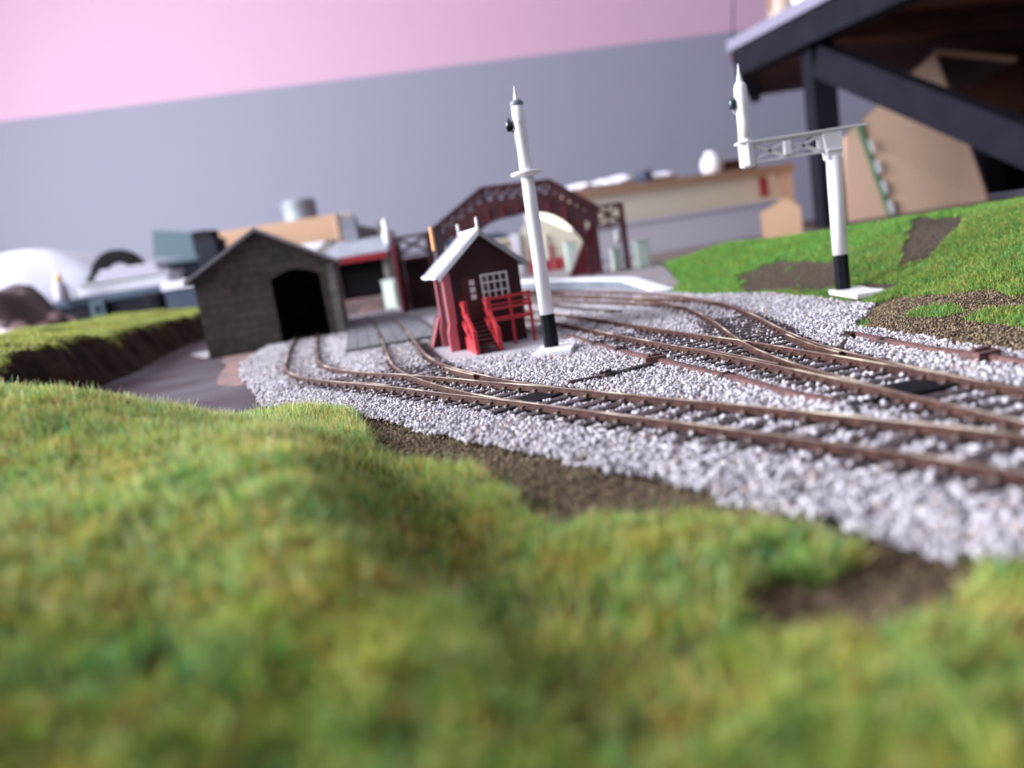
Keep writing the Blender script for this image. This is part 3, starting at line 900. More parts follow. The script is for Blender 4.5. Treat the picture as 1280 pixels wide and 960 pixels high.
# right bank grass
TRACKP = [(18.2, 35.0), (19.4, 34.4), (22.8, 37.8), (25.2, 41), (25.4, 46), (24.2, 45), (21.4, 39.8)]
BROWN1 = [(13.5, 43), (14.5, 41.5), (15.4, 37), (16.6, 37), (18.3, 41), (17.8, 48), (15, 49)]
BROWN2 = [(12, 25.5), (13.0, 27.9), (14.9, 30.6), (15.8, 30.2), (15.9, 27.6), (16.6, 26.4), (16.4, 23.5), (16.2, 20), (16, 14), (12, 14)]
GREEN2 = [(13.6, 25.2), (13.9, 26.3), (14.8, 26.4), (14.9, 24.4), (14.0, 24.2)]
GREEN3 = [(14.3, 23.4), (15.2, 23.8), (16, 22.8), (16, 20), (14.2, 20.5)]
PAL2 = np.array([(.17, .34, .08), (.25, .40, .10), (.11, .28, .09), (.36, .44, .12), (.48, .38, .14), (.34, .24, .08), (.05, .38, .15)])
PP2 = [.33, .27, .13, .13, .05, .05, .04]
def bank_pts(n, bb):
    x = rng.uniform(bb[0], bb[1], n); y = rng.uniform(bb[2], bb[3], n)
    jx = x + .3 * fnoise(x, y, 1.5) + .1 * fnoise(x, y, 6); jy = y + .3 * fnoise(y, x, 1.7)
    k = inpoly(jx, jy, BR2 + [(40, 75), (40, 8)]) & (x < y * .80 + 3)
    k &= ~inpoly(jx, jy, TRACKP) & ~(inpoly(jx, jy, BROWN1) & (fnoise(x, y, 1.3) < .8))
    k &= ~inpoly(jx, jy, BROWN2) | inpoly(jx, jy, GREEN2) | inpoly(jx, jy, GREEN3)
    k &= (bank_h(x, y) > -.15) & ~((np.abs(x - 15.95) < .95) & (np.abs(y - 34.0) < 1.9))
    return x[k], y[k]
x, y = bank_pts(330000, (11, 34, 14, 42))
far = y > 999
blades('grass', x, y, h_bank(x, y) - .02, rng.uniform(.12, .26, len(x)), .03, grass_cols(x, y, PAL2, PP2, .8, .7), 'bright green grass on the near part of the right bank')
x, y = bank_pts(230000, (10.5, 32, 42, 76))
blades('grass', x, y, h_bank(x, y) - .02, rng.uniform(.14, .28, len(x)), .06, grass_cols(x, y, PAL2 * np.array([.85, 1.05, .9]), PP2, .6, .5), 'bright green grass on the far part of the right bank')
# ridge grass
n = 170000
x = rng.uniform(-48, -22, n); y = rng.uniform(31, 95, n)
ex = np.interp(y, [p[1] for p in RE], [p[0] for p in RE]) + .5 * fnoise(x * 0, y, .8) + .25 * fnoise(x * .3, y, 2.3)
k = (ex - x > 1.7 + .5 * fnoise(x, y, .9)) & (x > -y * .78 - 4)
x, y = x[k], y[k]
PAL3 = np.array([(.36, .42, .10), (.45, .49, .16), (.26, .34, .07), (.55, .54, .24), (.17, .20, .05)])
blades('grass', x, y, ridge_h(x, y) - .03, rng.uniform(.12, .26, len(x)), .07, grass_cols(x, y, PAL3, [.34, .3, .18, .1, .08], .5, .5), 'yellow green grass on top of the dark ridge behind the left mound')

# ================================================================== PLANK CROSSING, PAD, PLATFORM
def ribbon(name, C, y0, y1, o0, o1, z0, z1, m, parent, loc):
    P = C[(C[:, 1] > y0) & (C[:, 1] < y1)]
    A, B = offset(P, o0), offset(P, o1)
    bm = bmesh.new(); R = []
    for a, b in zip(A, B):
        R.append([bm.verts.new((q[0] - loc[0], q[1] - loc[1], zz)) for q, zz in ((a, z0), (b, z0), (b, z1), (a, z1))])
    for i in range(len(R) - 1):
        for k in range(4): bm.faces.new((R[i][k], R[i][(k + 1) % 4], R[i + 1][(k + 1) % 4], R[i + 1][k]))
    bm.faces.new(R[0]); bm.faces.new(R[-1][::-1])
    return fin(name, bm, m, parent)


cx = thing('plank_crossing', 'grey planked crossing laid level with the rails left of the signal box', 'crossing', (-6, 43.2, 0))
for a, b in ((-2.95, -2.25), (-2.22, -1.6), (-1.57, -.95), (-.68, -.02), (.02, .68), (.95, 1.55), (1.58, 2.3)):
    ribbon('plank_panel', C2, DECK_NEAR, 78, a, b, -.02, .3, M['deckwood'], cx, (-6, 43.2))
slab('ground_pad', PAD, -.3, .03, M['pad'])['kind'] = 'structure'

PE = [(11.0, 52.5), (9.6, 59.5), (8.1, 66), (5.2, 75), (1.8, 84), (-3.5, 96)]
sp = thing('station_platform', 'long station platform with a white edge line running under the red footbridge', 'platform', (9, 70, 0))
bm = bmesh.new()
inner = [(12.6, 52.6), (13.4, 60), (14.6, 67), (15.6, 76), (16, 90), (14, 112)]
PZ = [.0, .8, .8, .8, .8, .8]
outer = PE[:-1] + [(-8, 106)]
def PV(p, z): return bm.verts.new((p[0] - 9, p[1] - 70, z))
lo = [PV(p, -.2) for p in outer]; hi = [PV(p, z) for p, z in zip(outer, PZ)]
li = [PV(p, -.2) for p in inner]; hi2 = [PV(p, z + .02) for p, z in zip(inner, PZ)]
for i in range(5):
    bm.faces.new((hi[i], hi2[i], hi2[i + 1], hi[i + 1]))
    f = bm.faces.new((lo[i], hi[i], hi[i + 1], lo[i + 1])); f.material_index = 1
    bm.faces.new((li[i], li[i + 1], hi2[i + 1], hi2[i])); bm.faces.new((lo[i], lo[i + 1], li[i + 1], li[i]))
bm.faces.new((lo[0], li[0], hi2[0], hi[0])); bm.faces.new((lo[5], hi[5], hi2[5], li[5]))
fin('platform_body', bm, [M['plat'], M['platface']], sp)
bm = bmesh.new()
for i in range(5):
    a, b = Vector((*outer[i], PZ[i] + .04)), Vector((*outer[i + 1], PZ[i + 1] + .04))
    d = (b - a); n = Vector((d.y, -d.x, 0)).normalized()
    off = Vector((-9, -70, 0))
    q = [a - n * .12 + off, b - n * .12 + off, b + n * 1.0 + off, a + n * 1.0 + off]
    vs = [bm.verts.new(v) for v in q] + [bm.verts.new(v - Vector((0, 0, .16))) for v in q]
    for f in ((0, 1, 2, 3), (7, 6, 5, 4), (0, 4, 5, 1), (1, 5, 6, 2), (2, 6, 7, 3), (3, 7, 4, 0)): bm.faces.new([vs[k] for k in f])
fin('edge_coping', bm, M['platedge'], sp)

# ================================================================== SIGNALS
def finial(t, c, z0, z1, r):
    h = z1 - z0
    latheo('finial', [(r * 1.15, z0), (r * 1.15, z0 + .05 * h), (r * .95, z0 + .12 * h), (r * .75, z0 + .35 * h), (r * .35, z0 + .6 * h), (r * .42, z0 + .66 * h), (r * .3, z0 + .72 * h), (r * .22, z0 + .9 * h), (.02, z1)], M['white'], t, 12, c)


s1 = thing('signal_post', 'tall white signal post with a black foot in front of the red signal box', 'signal', (1.85, 31.35, 0))
bm = bmesh.new(); box(bm, -.55, .95, -1.35, .75, .08, .27, Matrix.Rotation(radians(-12), 4, 'Z'))
fin('base_plate', bm, M['white'], s1, bevel=.03)
latheo('post_foot', [(.31, .27), (.305, .9), (.30, 1.62)], M['sigblack'], s1, 8, smooth=False)
latheo('post', [(.295, 1.62), (.28, 4), (.265, 6), (.25, 7.15)], M['white'], s1, 16)
latheo('gallery', [(.30, 7.12), (.62, 7.2), (.64, 7.26), (.6, 7.32), (.3, 7.34)], M['white'], s1, 20)
bpy.data.objects[s1.children[-1].name].scale = (1, .8, 1)
latheo('upper_post', [(.27, 7.3), (.24, 7.7), (.235, 8.3), (.255, 8.7), (.245, 9.2), (.235, 9.86)], M['white'], s1, 16)
latheo('post_cap', [(.235, 9.82), (.26, 9.88), (.26, 9.96), (.15, 10.05)], M['tin'], s1, 14)
finial(s1, (0, 0), 9.98, 10.56, .12)
lm = latheo('lamp', [(.10, 8.98), (.15, 9.02), (.15, 9.24), (.09, 9.32), (.05, 9.42)], M['lampblue'], s1, 12, (-.40, 0))
b = bmesh.new(); box(b, -.42, -.15, -.04, .04, 9.0, 9.06); bar(b, (-.4, 0, 9.0), (-.18, 0, 8.75), .05, .05)
fin('lamp_bracket', b, M['lampblue'], lm)
b = bmesh.new(); box(b, -.52, -.3, -.16, -.1, 8.9, 9.1); fin('lamp_lens', b, M['sigblack'], lm)
latheo('arm_pivot', [(.08, -.1), (.08, .1)], M['whiteframe'], s1, 12, mtx=Matrix.Translation((.02, -.2, 9.15)) @ Matrix.Rotation(pi / 2, 4, 'X'))

s2 = thing('bracket_signal', 'white bracket signal with a lattice arm standing at the grass bank', 'signal', (15.75, 35.2, 0))
bm = bmesh.new(); box(bm, -.5, .95, -2.7, .45, .1, .32, Matrix.Rotation(radians(-3), 4, 'Z'))
fin('base_plate', bm, M['white'], s2, bevel=.03)
latheo('post_foot', [(.35, .3), (.345, 1), (.34, 1.9)], M['sigblack'], s2, 8, smooth=False)
latheo('post', [(.335, 1.9), (.32, 4), (.31, 6.3)], M['white'], s2, 16)
bm = bmesh.new()
prism(bm, [(-.34, 6.15), (.32, 6.15), (.36, 6.6), (.40, 7.4), (-.55, 7.4), (-.42, 6.8)], (-.26, .26)); box(bm, -.36, .38, -.32, .32, 6.5, 6.6)
fin('post_head', bm, M['white'], s2, bevel=.04)
b = bmesh.new(); box(b, -4.25, 1.15, -.32, .32, 7.4, 7.48)
pl = fin('gallery_deck', b, M['white'], s2)
baro('deck_end_spike', (1.1, 0, 7.44), (1.6, 0, 7.46), .09, .09, M['white'], s2)
for yy in (-.1, .1):
    b = bmesh.new(); box(b, -3.65, -.5, yy - .05, yy + .05, 7.28, 7.4); box(b, -3.65, -.5, yy - .05, yy + .05, 6.5, 6.6)
    for k in range(3):
        xx = -3.6 + k * 1.52
        box(b, xx - .07, xx + .07, yy - .05, yy + .05, 6.55, 7.32)
        if k < 2:
            bar(b, (xx, yy, 6.58), (xx + 1.52, yy, 7.3), .06, .12); bar(b, (xx, yy, 7.3), (xx + 1.52, yy, 6.58), .06, .12)
    fin('lattice_girder', b, M['white'], s2)
boxo('girder_bolt_block', (-2.24, -1.94, -.3, -.1, 6.65, 7.25), M['white'], s2, bevel=.03)
latheo('doll_socket', [(.24, 6.35), (.34, 6.42), (.34, 7.3), (.3, 7.6)], M['white'], s2, 8, (-3.85, 0), smooth=False)
latheo('doll_post', [(.29, 7.5), (.27, 8.3), (.26, 8.8), (.29, 9.0), (.28, 9.8), (.2, 10.0)], M['white'], s2, 14, (-3.85, 0))
finial(s2, (-3.85, 0), 9.98, 10.8, .13)
lm = latheo('lamp', [(.10, 8.92), (.16, 8.98), (.17, 9.28), (.10, 9.38), (.05, 9.45)], M['lampblue'], s2, 12, (-4.25, 0))
b = bmesh.new(); box(b, -4.3, -3.95, -.05, .05, 8.88, 8.94); bar(b, (-4.25, 0, 8.85), (-4.0, 0, 8.6), .07, .07)
fin('lamp_bracket', b, M['whiteframe'], lm)

# ================================================================== SIGNAL BOX
SBW = 3.55
sb = thing('signal_box', 'small maroon signal box with bright red stairs and pale roof behind the signal post', 'building', (-2.3, 36.7, .03), radians(12))
boxo('lower_walls', (0.05, SBW - .05, .1, 4.6, 0, 1.25), M['maroon_base'], sb)
prismo('upper_walls', [(0, 1.25), (SBW, 1.25), (SBW, 3.72), (SBW / 2, 5.28), (0, 3.72)], (0, 4.7), M['maroon'], sb)
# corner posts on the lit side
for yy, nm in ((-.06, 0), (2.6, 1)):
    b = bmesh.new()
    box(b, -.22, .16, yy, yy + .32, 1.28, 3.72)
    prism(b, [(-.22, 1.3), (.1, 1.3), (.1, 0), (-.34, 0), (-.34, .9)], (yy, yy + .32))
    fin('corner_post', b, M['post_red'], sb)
prismo('flared_buttress', [(0, 0), (-.8, 0), (-.3, 1.45), (0, 1.6)], (3.0, 4.6), M['maroon_base'], sb)
b = bmesh.new(); bar(b, (-.85, 3.0, 0), (-.26, 3.0, 1.55), .3, .08, up=(-1, 0, 1)); fin('buttress_edge', b, M['post_red'], sb)
# roof
ax, az = SBW / 2, 5.42
for s in (-1, 1):
    ex = ax + s * (SBW / 2 + .42); ez = 3.55
    nx, nz = s * (az - ez), abs(ex - ax); l = math.hypot(nx, nz); nx, nz = nx / l * .12, nz / l * .12
    prismo('roof_slope', [(ax, az), (ex, ez), (ex + nx, ez + nz), (ax, az + .14)][::s], (-.32, 4.95), M['roofslate'], sb)
    for yy in (-.42, 4.95):
        prismo('bargeboard', [(ax, az + .13), (ex, ez + .1), (ex, ez - .16), (ax, az - .16)][::s], (yy, yy + .1), M['platedge'] if s < 0 else M['verge'], sb)
baro('gutter', (-.5, -.3, 3.58), (-.5, 4.9, 3.58), .16, .13, M['platedge'], sb)
boxo('ridge_tile', (ax - .1, ax + .1, -.32, 4.95, 5.5, 5.6), M['platedge'], sb)
for yy in (-.36, 4.9):
    latheo('finial', [(.075, 5.35), (.08, 5.6), (.06, 5.7), (.07, 5.95), (.03, 6.1)], M['white'], sb, 8, (ax, yy))
# window
b = bmesh.new()
x0, x1, z0, z1 = 1.58, 2.93, 2.15, 3.42
box(b, x0, x1, -.07, -.01, z0, z0 + .1); box(b, x0, x1, -.07, -.01, z1 - .1, z1)
for k in range(5):
    xx = x0 + (x1 - x0 - .09) * k / 4; w = .09 if k in (0, 4) else .07
    box(b, xx, xx + w, -.069, -.011, z0, z1)
for k in (1, 2):
    zz = z0 + (z1 - z0) * k / 3; box(b, x0, x1, -.068, -.012, zz - .035, zz + .035)
wn = fin('window_frame', b, M['whiteframe'], sb)
boxo('window_pane', (x0 + .03, x1 - .03, -.025, .01, z0 + .03, z1 - .03), M['glass_dark'], wn)
boxo('door', (.62, 1.42, -.05, .02, 1.3, 3.4), M['maroon_base'], sb)
b = bmesh.new()
for k in range(3): box(b, 1.02, 1.28, -.09, -.05, 2.3 + .34 * k, 2.55 + .34 * k)
fin('door_panes', b, M['whiteframe'], sb)['label'] = 'pale panes in the dark door'
# balcony
b = bmesh.new(); box(b, 1.5, SBW + .05, -1.3, 0, 1.18, 1.3); bal = fin('balcony', b, M['red'], sb)
for xx in (1.55, 2.52, 3.45):
    b = bmesh.new(); box(b, xx, xx + .13, -1.32, -1.2, 0, 2.4); fin('balcony_post', b, M['red'], bal)
for zz in (1.72, 2.22):
    boxo('balcony_rail', (1.5, SBW + .08, -1.34, -1.24, zz, zz + .13), M['red'], bal)
    boxo('side_rail', (3.47, 3.57, -1.24, -.02, zz, zz + .11), M['red'], bal)
boxo('balcony_rail', (1.56, 3.5, -1.3, -1.24, 1.95, 2.02), M['red'], bal)
# stairs
st = bpy.data.objects.new('staircase', None); COL.objects.link(st); st.parent = sb
for k in range(7):
    boxo('tread', (.52, 1.46, -2.75 + .37 * k, -2.75 + .37 * k + .36, .17 * k + .12, .17 * k + .19), M['red'] if k == 9 else M['maroon_base'], st)
for xx in (.38, 1.46):
    b = bmesh.new(); bar(b, (xx + .06, -2.85, .05), (xx + .06, -.1, 1.3), .12, .26); fin('stringer', b, M['red'], st)
    b = bmesh.new()
    bar(b, (xx + .06, -2.75, .95), (xx + .06, -.35, 2.25), .12, .16); bar(b, (xx + .06, -2.75, .6), (xx + .06, -.3, 1.85), .1, .09)
    fin('handrail', b, M['red'], st)
    for yy, zz0, zz1 in ((-2.8, 0, 1.08), (-1.3, 0.7, 2.35)):
        boxo('newel_post', (xx - .02, xx + .16, yy, yy + .2, zz0, zz1), M['red'], st)
boxo('stair_side_panel', (.40, .48, -2.6, -.1, 0, .62), M['red'], st)
ch = boxo('chimney', (.40, .86, 4.75, 5.3, 0, 6.0), M['chimney_dark'], sb)
boxo('chimney_lit_face', (.28, .40, 4.7, 5.3, 4.9, 6.15), M['orange'], ch)  # light on the stack's left face, put in as an orange strip

# ================================================================== DARK STONE SHED
ang = radians(9)
W = 9.95
sd = thing('engine_shed', 'dark grey stone engine shed with an arched black doorway at the left', 'building', (-21.8, 56.9, -.2), ang)
b = bmesh.new()
apx = (5.0, 8.62)
D0, D1 = 5.35, 8.95
arch = [(D0, 0), (D0, 5.0)] + [(D0 + (D1 - D0) * (k / 8), 5.0 + .55 * sin(pi * k / 8)) for k in range(1, 8)] + [(D1, 5.0), (D1, 0)]
out = [(0, 0), (0, 5.8), apx, (W, 5.8), (W, 0)]
pts = [(0, 0)] + arch + [(W, 0), (W, 5.8), apx, (0, 5.8)]
prism(b, pts, (0, .35))
fin('front_wall', b, M['shed_wall'], sd)
boxo('side_wall', (0, .35, .35, 13, 0, 5.8), M['shed_wall'], sd)
boxo('side_wall', (W - .35, W, .35, 13, 0, 5.8), M['shed_wall'], sd)
prismo('rear_wall', out, (12.7, 13.05), M['shed_wall'], sd)
for s in (-1, 1):
    ex = (0 - .55) if s < 0 else (W + .5); ez = 5.8 - .28
    prismo('roof_slope', [apx, (ex, ez), (ex, ez + .26), (apx[0], apx[1] + .28)][::s], (-.45, 13.4), M['slate'], sd)
    prismo('verge_board', [(apx[0], apx[1] + .29), (ex - s * -.02, ez + .27), (ex, ez + .02), (apx[0], apx[1] + .03)][::s], (-.55, -.45), M['verge'], sd)
boxo('quoin_pier', (W - .45, W + .1, -.1, .5, 0, 5.6), M['stone_grey'], sd)

# ================================================================== GREY GOODS SHED BEHIND
g = thing('goods_shed', 'grey stone goods building with chimneys and a red fascia over a black opening', 'building', (-19.2, 88, -.2), radians(-3))
boxo('side_wall', (0, .6, 0, 9, 0, 6), M['stone_grey'], g); boxo('side_wall', (6.9, 7.5, 0, 9, 0, 6), M['stone_grey'], g)
boxo('dark_opening_fill', (.6, 6.9, .9, 1.2, 1.6, 5.9), M['black'], g)  # black sheet added for the unlit inside of the opening
boxo('rear_wall', (.6, 6.9, 8.4, 9, 0, 6), M['black'], g)
boxo('loading_bank', (-.6, 8.1, -1.2, 8.4, 0, 1.6), M['terracotta'], g)
boxo('fascia', (-.4, 7.7, -.8, -.4, 5.7, 6.45), M['fascia'], g)
b = bmesh.new()
vs = [b.verts.new(p) for p in ((-.6, -.9, 6.4), (8, -.9, 6.4), (8, 9.4, 6.4), (-.6, 9.4, 6.4), (1.4, 4, 8.3), (6.6, 4, 8.3))]
for f in ((0, 1, 5, 4), (1, 2, 5), (2, 3, 4, 5), (3, 0, 4), (3, 2, 1, 0)): b.faces.new([vs[i] for i in f])
fin('roof', b, M['roofgrey'], g)
prismo('gable_wing', [(-4, 0), (-4, 6.4), (-.4, 8.9), (1.8, 6.8), (1.8, 0)], (6, 11), M['stone_grey'], g)
prismo('rear_gable', [(1.8, 6), (1.8, 9.8), (3, 10.2), (7.3, 8.8), (7.3, 6)], (5.5, 9.2), M['stone_grey'], g)
c1 = boxo('chimney', (2.2, 3.9, 3.5, 5.2, 6.8, 10.8), M['roofgrey'], g)
for xx in (2.5, 3.05, 3.6): latheo('chimney_pot', [(.2, 10.8), (.17, 11.6)], M['buttress'] if xx == 3.05 else M['verge'], c1, 10, (xx, 4.3))
c2 = boxo('chimney', (6.4, 7.1, 3.6, 4.4, 8, 10), M['stone_grey'], g)
latheo('roof_vent', [(.25, 6.6), (.32, 7.5), (.5, 8.0), (.32, 8.6), (.2, 8.9), (.3, 9.5), (.08, 10)], M['white'], g, 12, (7.7, 1.2))
def cabinet(loc, rz, w, d, h, label, m=None, grp=None):
    t = thing('lineside_cabinet', label, 'cabinet', loc, rz, grp)
    boxo('body', (0, w, 0, d, 0, h), m or M['palegreen'], t, bevel=.05)
    boxo('door', (.12 * w, .88 * w, -.06, 0, .1 * h, .92 * h), m or M['palegreen'], t)
    boxo('lid', (-.08, w + .08, -.08, d + .08, h, h + .12), m or M['palegreen'], t)
    return t
cabinet((-12.2, 83.5, -.22), radians(-20), 1.5, 1.2, 3.2, 'pale green cabinet beside the red fascia goods building, left of the footbridge')

# ================================================================== FOOTBRIDGE
fb = thing('footbridge', 'maroon lattice footbridge arching high over the railway tracks', 'footbridge', (0, 73.5, 0), radians(-4))
top = [(-5.6, 6.9), (0, 10.15), (6.3, 9.9), (10.2, 7.0)]
bot = [(-5.6, 5.2), (-.2, 8.3), (6.2, 8.1), (10.2, 5.2)]
def span_side(yy):
    b = bmesh.new(); sol = bmesh.new()
    for i in range(3):
        (xa, za), (xb, zb) = top[i], top[i + 1]; (xc, zc), (xd, zd) = bot[i], bot[i + 1]
        zm, zn = za - .62 * (za - zc), zb - .62 * (zb - zd)
        bar(b, (xa, yy, za), (xb, yy, zb), .22, .26)
        prism(sol, [(xa, zm), (xb, zn), (xd, zd - .1), (xc, zc - .1)], (yy - .09, yy + .09))
        n = 6
        for k in range(n + 1):
            t = k / n
            p, q = (xa + (xb - xa) * t, za + (zb - za) * t), (xa + (xb - xa) * t, zm + (zn - zm) * t)
            bar(b, (p[0], yy, p[1]), (q[0], yy, q[1] - .1), .16, .2)
            if k < n:
                t2 = (k + 1) / n
                p2, q2 = (xa + (xb - xa) * t2, za + (zb - za) * t2), (xa + (xb - xa) * t2, zm + (zn - zm) * t2)
                bar(b, (p[0], yy, p[1]), (q2[0], yy, q2[1]), .12, .17); bar(b, (q[0], yy, q[1]), (p2[0], yy, p2[1]), .12, .17)
    fin('lattice_parapet', b, M['bridge'], fb)
    return fin('parapet_panel', sol, M['bridge'], fb)
YF, YB = -1.1, 1.1
span_side(YF); span_side(YB)
# arched girder web under the parapet
def arch_z(x):
    t = (x - 2.9) / 7.1
    return 7.35 - 6.55 * max(0, abs(t)) ** 3.2 + (.0 if x < 2.9 else .1)
xs = [-3.6 + .35 * k for k in range(37)]
def botz(x): return np.interp(x, [p[0] for p in bot], [p[1] for p in bot])
for yy in (YF, YB):
    b = bmesh.new()
    up = [(x, float(botz(x))) for x in xs if -3.4 <= x <= 9.2]; lo_ = [(x, min(arch_z(x), float(botz(x)) - .35)) for x, _ in up]
    prism(b, lo_ + up[::-1], (yy - .08, yy + .08))
    fin('arch_girder', b, M['bridge'], fb)
    b = bmesh.new()
    for i in range(len(lo_) - 1): bar(b, (lo_[i][0], yy, lo_[i][1]), (lo_[i + 1][0], yy, lo_[i + 1][1]), .34, .12)
    fin('arch_flange', b, M['bridge'], fb)
    for k in range(2, len(up) - 2, 4):
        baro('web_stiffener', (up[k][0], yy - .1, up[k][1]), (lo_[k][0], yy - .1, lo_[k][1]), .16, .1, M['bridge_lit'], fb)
b = bmesh.new()
for i in range(3):
    (xc, zc), (xd, zd) = bot[i], bot[i + 1]
    bar(b, (xc, 0, zc + .05), (xd, 0, zd + .05), 2.1, .12)
fin('deck', b, M['bridge'], fb)
# landings and towers
def tower(x0, x1, zb, zt, deckz, nm):
    for xx in (x0, x1):
        for yy in (YF, YB):
            boxo('tower_leg', (xx - .14, xx + .14, yy - .14, yy + .14, zb, zt), M['bridge'], fb)
    boxo('landing_deck', (x0 - .2, x1 + .2, YF - .2, YB + .2, deckz - .2, deckz), M['bridge'], fb)
    for yy in (YF, YB):
        b = bmesh.new()
        bar(b, (x0, yy, zt), (x1, yy, zt), .2, .2); bar(b, (x0, yy, deckz + .25), (x1, yy, deckz + .25), .16, .2)
        bar(b, (x0, yy, zt), (x1, yy, deckz + .3), .14, .16); bar(b, (x0, yy, deckz + .3), (x1, yy, zt), .14, .16)
        if nm: bar(b, ((x0 + x1) / 2, yy, deckz), ((x0 + x1) / 2, yy, zt), .1, .12)
        fin('landing_railing', b, M['bridge'] if nm else M['latticepale'], fb)
tower(-8.8, -5.7, -.22, 6.95, 5.0, 0)
tower(9.9, 12.5, .83, 6.9, 5.0, 1)
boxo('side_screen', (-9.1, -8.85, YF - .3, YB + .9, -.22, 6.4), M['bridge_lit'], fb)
boxo('tower_wall', (-8.6, -5.9, YB - .1, YB, 0, 4.8), M['bridge'], fb)
for xx in (8.9, 9.3): boxo('arch_foot', (xx - .15, xx + .15, YF - .2, YF + .2, .83, 3.6), M['bridge'], fb)
# stairs down to the platform, going away and to the left
b = bmesh.new()
prism(b, [(0, 0), (-3.2, 0), (-.5, 4.9), (0, 4.9)], (2.6, 2.8), Matrix.Translation((10.2, 0, .84)))
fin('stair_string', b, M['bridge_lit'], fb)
b = bmesh.new()
for k in range(10): box(b, 10.0 - 2.9 * (k + 1) / 10 , 10.0 - 2.9 * k / 10, 1.2, 2.6, .8 + 4.9 - .48 * (k + 1), .8 + 4.9 - .48 * k - .3)
fin('stair_flight', b, M['bridge'], fb)
lmp = latheo('platform_lamp', [(.15, .8), (.1, 1), (.08, 3.3), (.35, 3.4), (.45, 3.7), (.3, 3.9), (.32, 4.1), (.4, 4.4), (.2, 4.6)], M['white'], None, 12)
lmp.location = (12.4, 75.6, 0); tag(lmp, 'small white globe lamp on a post under the right landing of the footbridge', 'lamp')
cabinet((13.2, 71.4, .82), radians(5), 1.25, 1.3, 2.4, 'rightmost pale green cabinet on the platform beside the footbridge legs', grp='platform cabinets')
cabinet((11.15, 72.6, .82), radians(5), .9, 1.0, 2.0, 'pale green cabinet standing between the right legs of the footbridge', grp='platform cabinets')
cabinet((8.3, 88, .82), 0, 1.3, 1.2, 3.2, 'tall pale green cabinet in front of the cream station, seen through the bridge arch', grp='platform cabinets')

# ================================================================== STATION BUILDING
def station(name, loc, rz, w, d, h, rh, label, roofm):
    t = thing(name, label, 'building', loc, rz)
    boxo('walls', (0, w, 0, d, 0, h), M['creambuild'], t)
    boxo('red_dado', (-.04, w + .04, -.06, d, 0, 1.5), M['red'], t)
    prismo('roof', [(-.5, h), (w + .5, h), (w - 1, h + rh), (1, h + rh)], (-.8, d + .5), roofm, t)
    n = int(w / 2.6)
    for k in range(n):
        xx = .9 + k * 2.6
        f = boxo('window', (xx, xx + 1.3, -.1, 0, 1.9, h - .8), M['whiteframe'], t)
        b = bmesh.new()
        for q in range(2): box(b, xx + .15 + .55 * q, xx + .58 + .55 * q, -.13, -.1, 2.1, h - 1)
        fin('pane', b, M['post_red'] if k % 2 else M['glass_dark'], f)
    for k in range(n):
        boxo('canopy_post', (.3 + k * 2.6, .55 + k * 2.6, -1.4, -1.15, 0, h - .3), M['creambuild'], t)
    boxo('canopy', (-.2, w + .2, -1.8, 0, h - .35, h), M['creambuild'], t)
    return t
station('station_building', (-7, 103, .82), radians(-4), 9.5, 6, 4.9, .9, 'low cream station building with a dark flat roof seen left under the footbridge', M['tool_blue'])
gb = thing('station_house', 'cream gabled station house with red doors seen right under the footbridge', 'building', (3.2, 99, .82), radians(-6))
prismo('walls', [(0, 0), (0, 4.4), (2.4, 7.4), (9.6, 3.0), (9.6, 0)], (0, 7), M['creambuild'], gb)
boxo('red_dado', (1.2, 5.6, -.12, 0, 0, 1.5), M['red'], gb)
for a, b_ in ((1.6, 2.7), (4.1, 4.6)): boxo('door', (a, b_, -.2, -.1, 0, 3.2), M['post_red'], gb)
boxo('pilaster', (3.0, 3.9, -.3, 0, 1.4, 4.6), M['cream'], gb)
boxo('chimney', (1.6, 2.6, 1, 2, 6, 9), M['white'], gb)
boxo('corner_wall', (-.6, .5, -.4, 0, 0, 5.2), M['paper'], gb)

# ================================================================== BACKGROUND: workbench on the right
wb = thing('timber_workbench', 'black timber framed workbench with a diagonal brace at the upper right', 'workbench', (58, 134, -.6))
def WB(p): return Vector((p[0] - 58, p[1] - 134, p[2] + .6))
A_, B_ = (52.2, 150.7), (69, 86)
dxy = Vector((B_[0] - A_[0], B_[1] - A_[1], 0)).normalized(); nxy = Vector((-dxy.y, dxy.x, 0))
baro('front_rail', WB((*A_, 31.7)), WB((*B_, 31.7)), 4.2, 5.0, M['timber_black'], wb)
slab('bench_top', [tuple((WB((x, y, 0)))[:2]) for x, y in ((50.1, 151.5), (67, 84), (185, 84), (185, 216), (75.5, 216))], 34.8, 36.2, M['brownboard'], wb)
baro('top_edging', WB((49.8, 151.5, 34.9)), WB((66.7, 84, 34.9)), .8, 1.9, M['top_grey'], wb)
slab('bench_surface', [tuple((WB((x, y, 0)))[:2]) for x, y in ((50.1, 151.5), (67, 84), (185, 84), (185, 216), (75.5, 216))], 36.2, 36.5, M['top_grey'], wb)
baro('end_rail', WB((52.0, 153, 33.4)), WB((76.6, 215, 33.4)), 2.5, 1.7, M['timber_black'], wb)
for k, (a, b_) in enumerate((((66, 120, 32.4), (158, 150, 32.4)), ((64, 140, 32.4), (158, 180, 32.4)))):
    baro('underside_batten', WB(a), WB(b_), 4.5, 3.2, M['brownboard'], wb)
b = bmesh.new(); box(b, -2.0, 2.0, -1.5, 2.5, 0, 30, Matrix.Translation((.9, 0, 0))); fin('leg', b, M['timber_black'], wb)
boxo('leg', (97, 101, -45, -41, -89.4, 34.8), M['timber_black'], wb); boxo('leg', (97, 101, 74, 78, -89.4, 34.8), M['timber_black'], wb)
baro('diagonal_brace', WB((58.6, 132, 26.6)), WB((72.6, 90, 1.6)), 3.2, 4.7, M['timber_black'], wb)

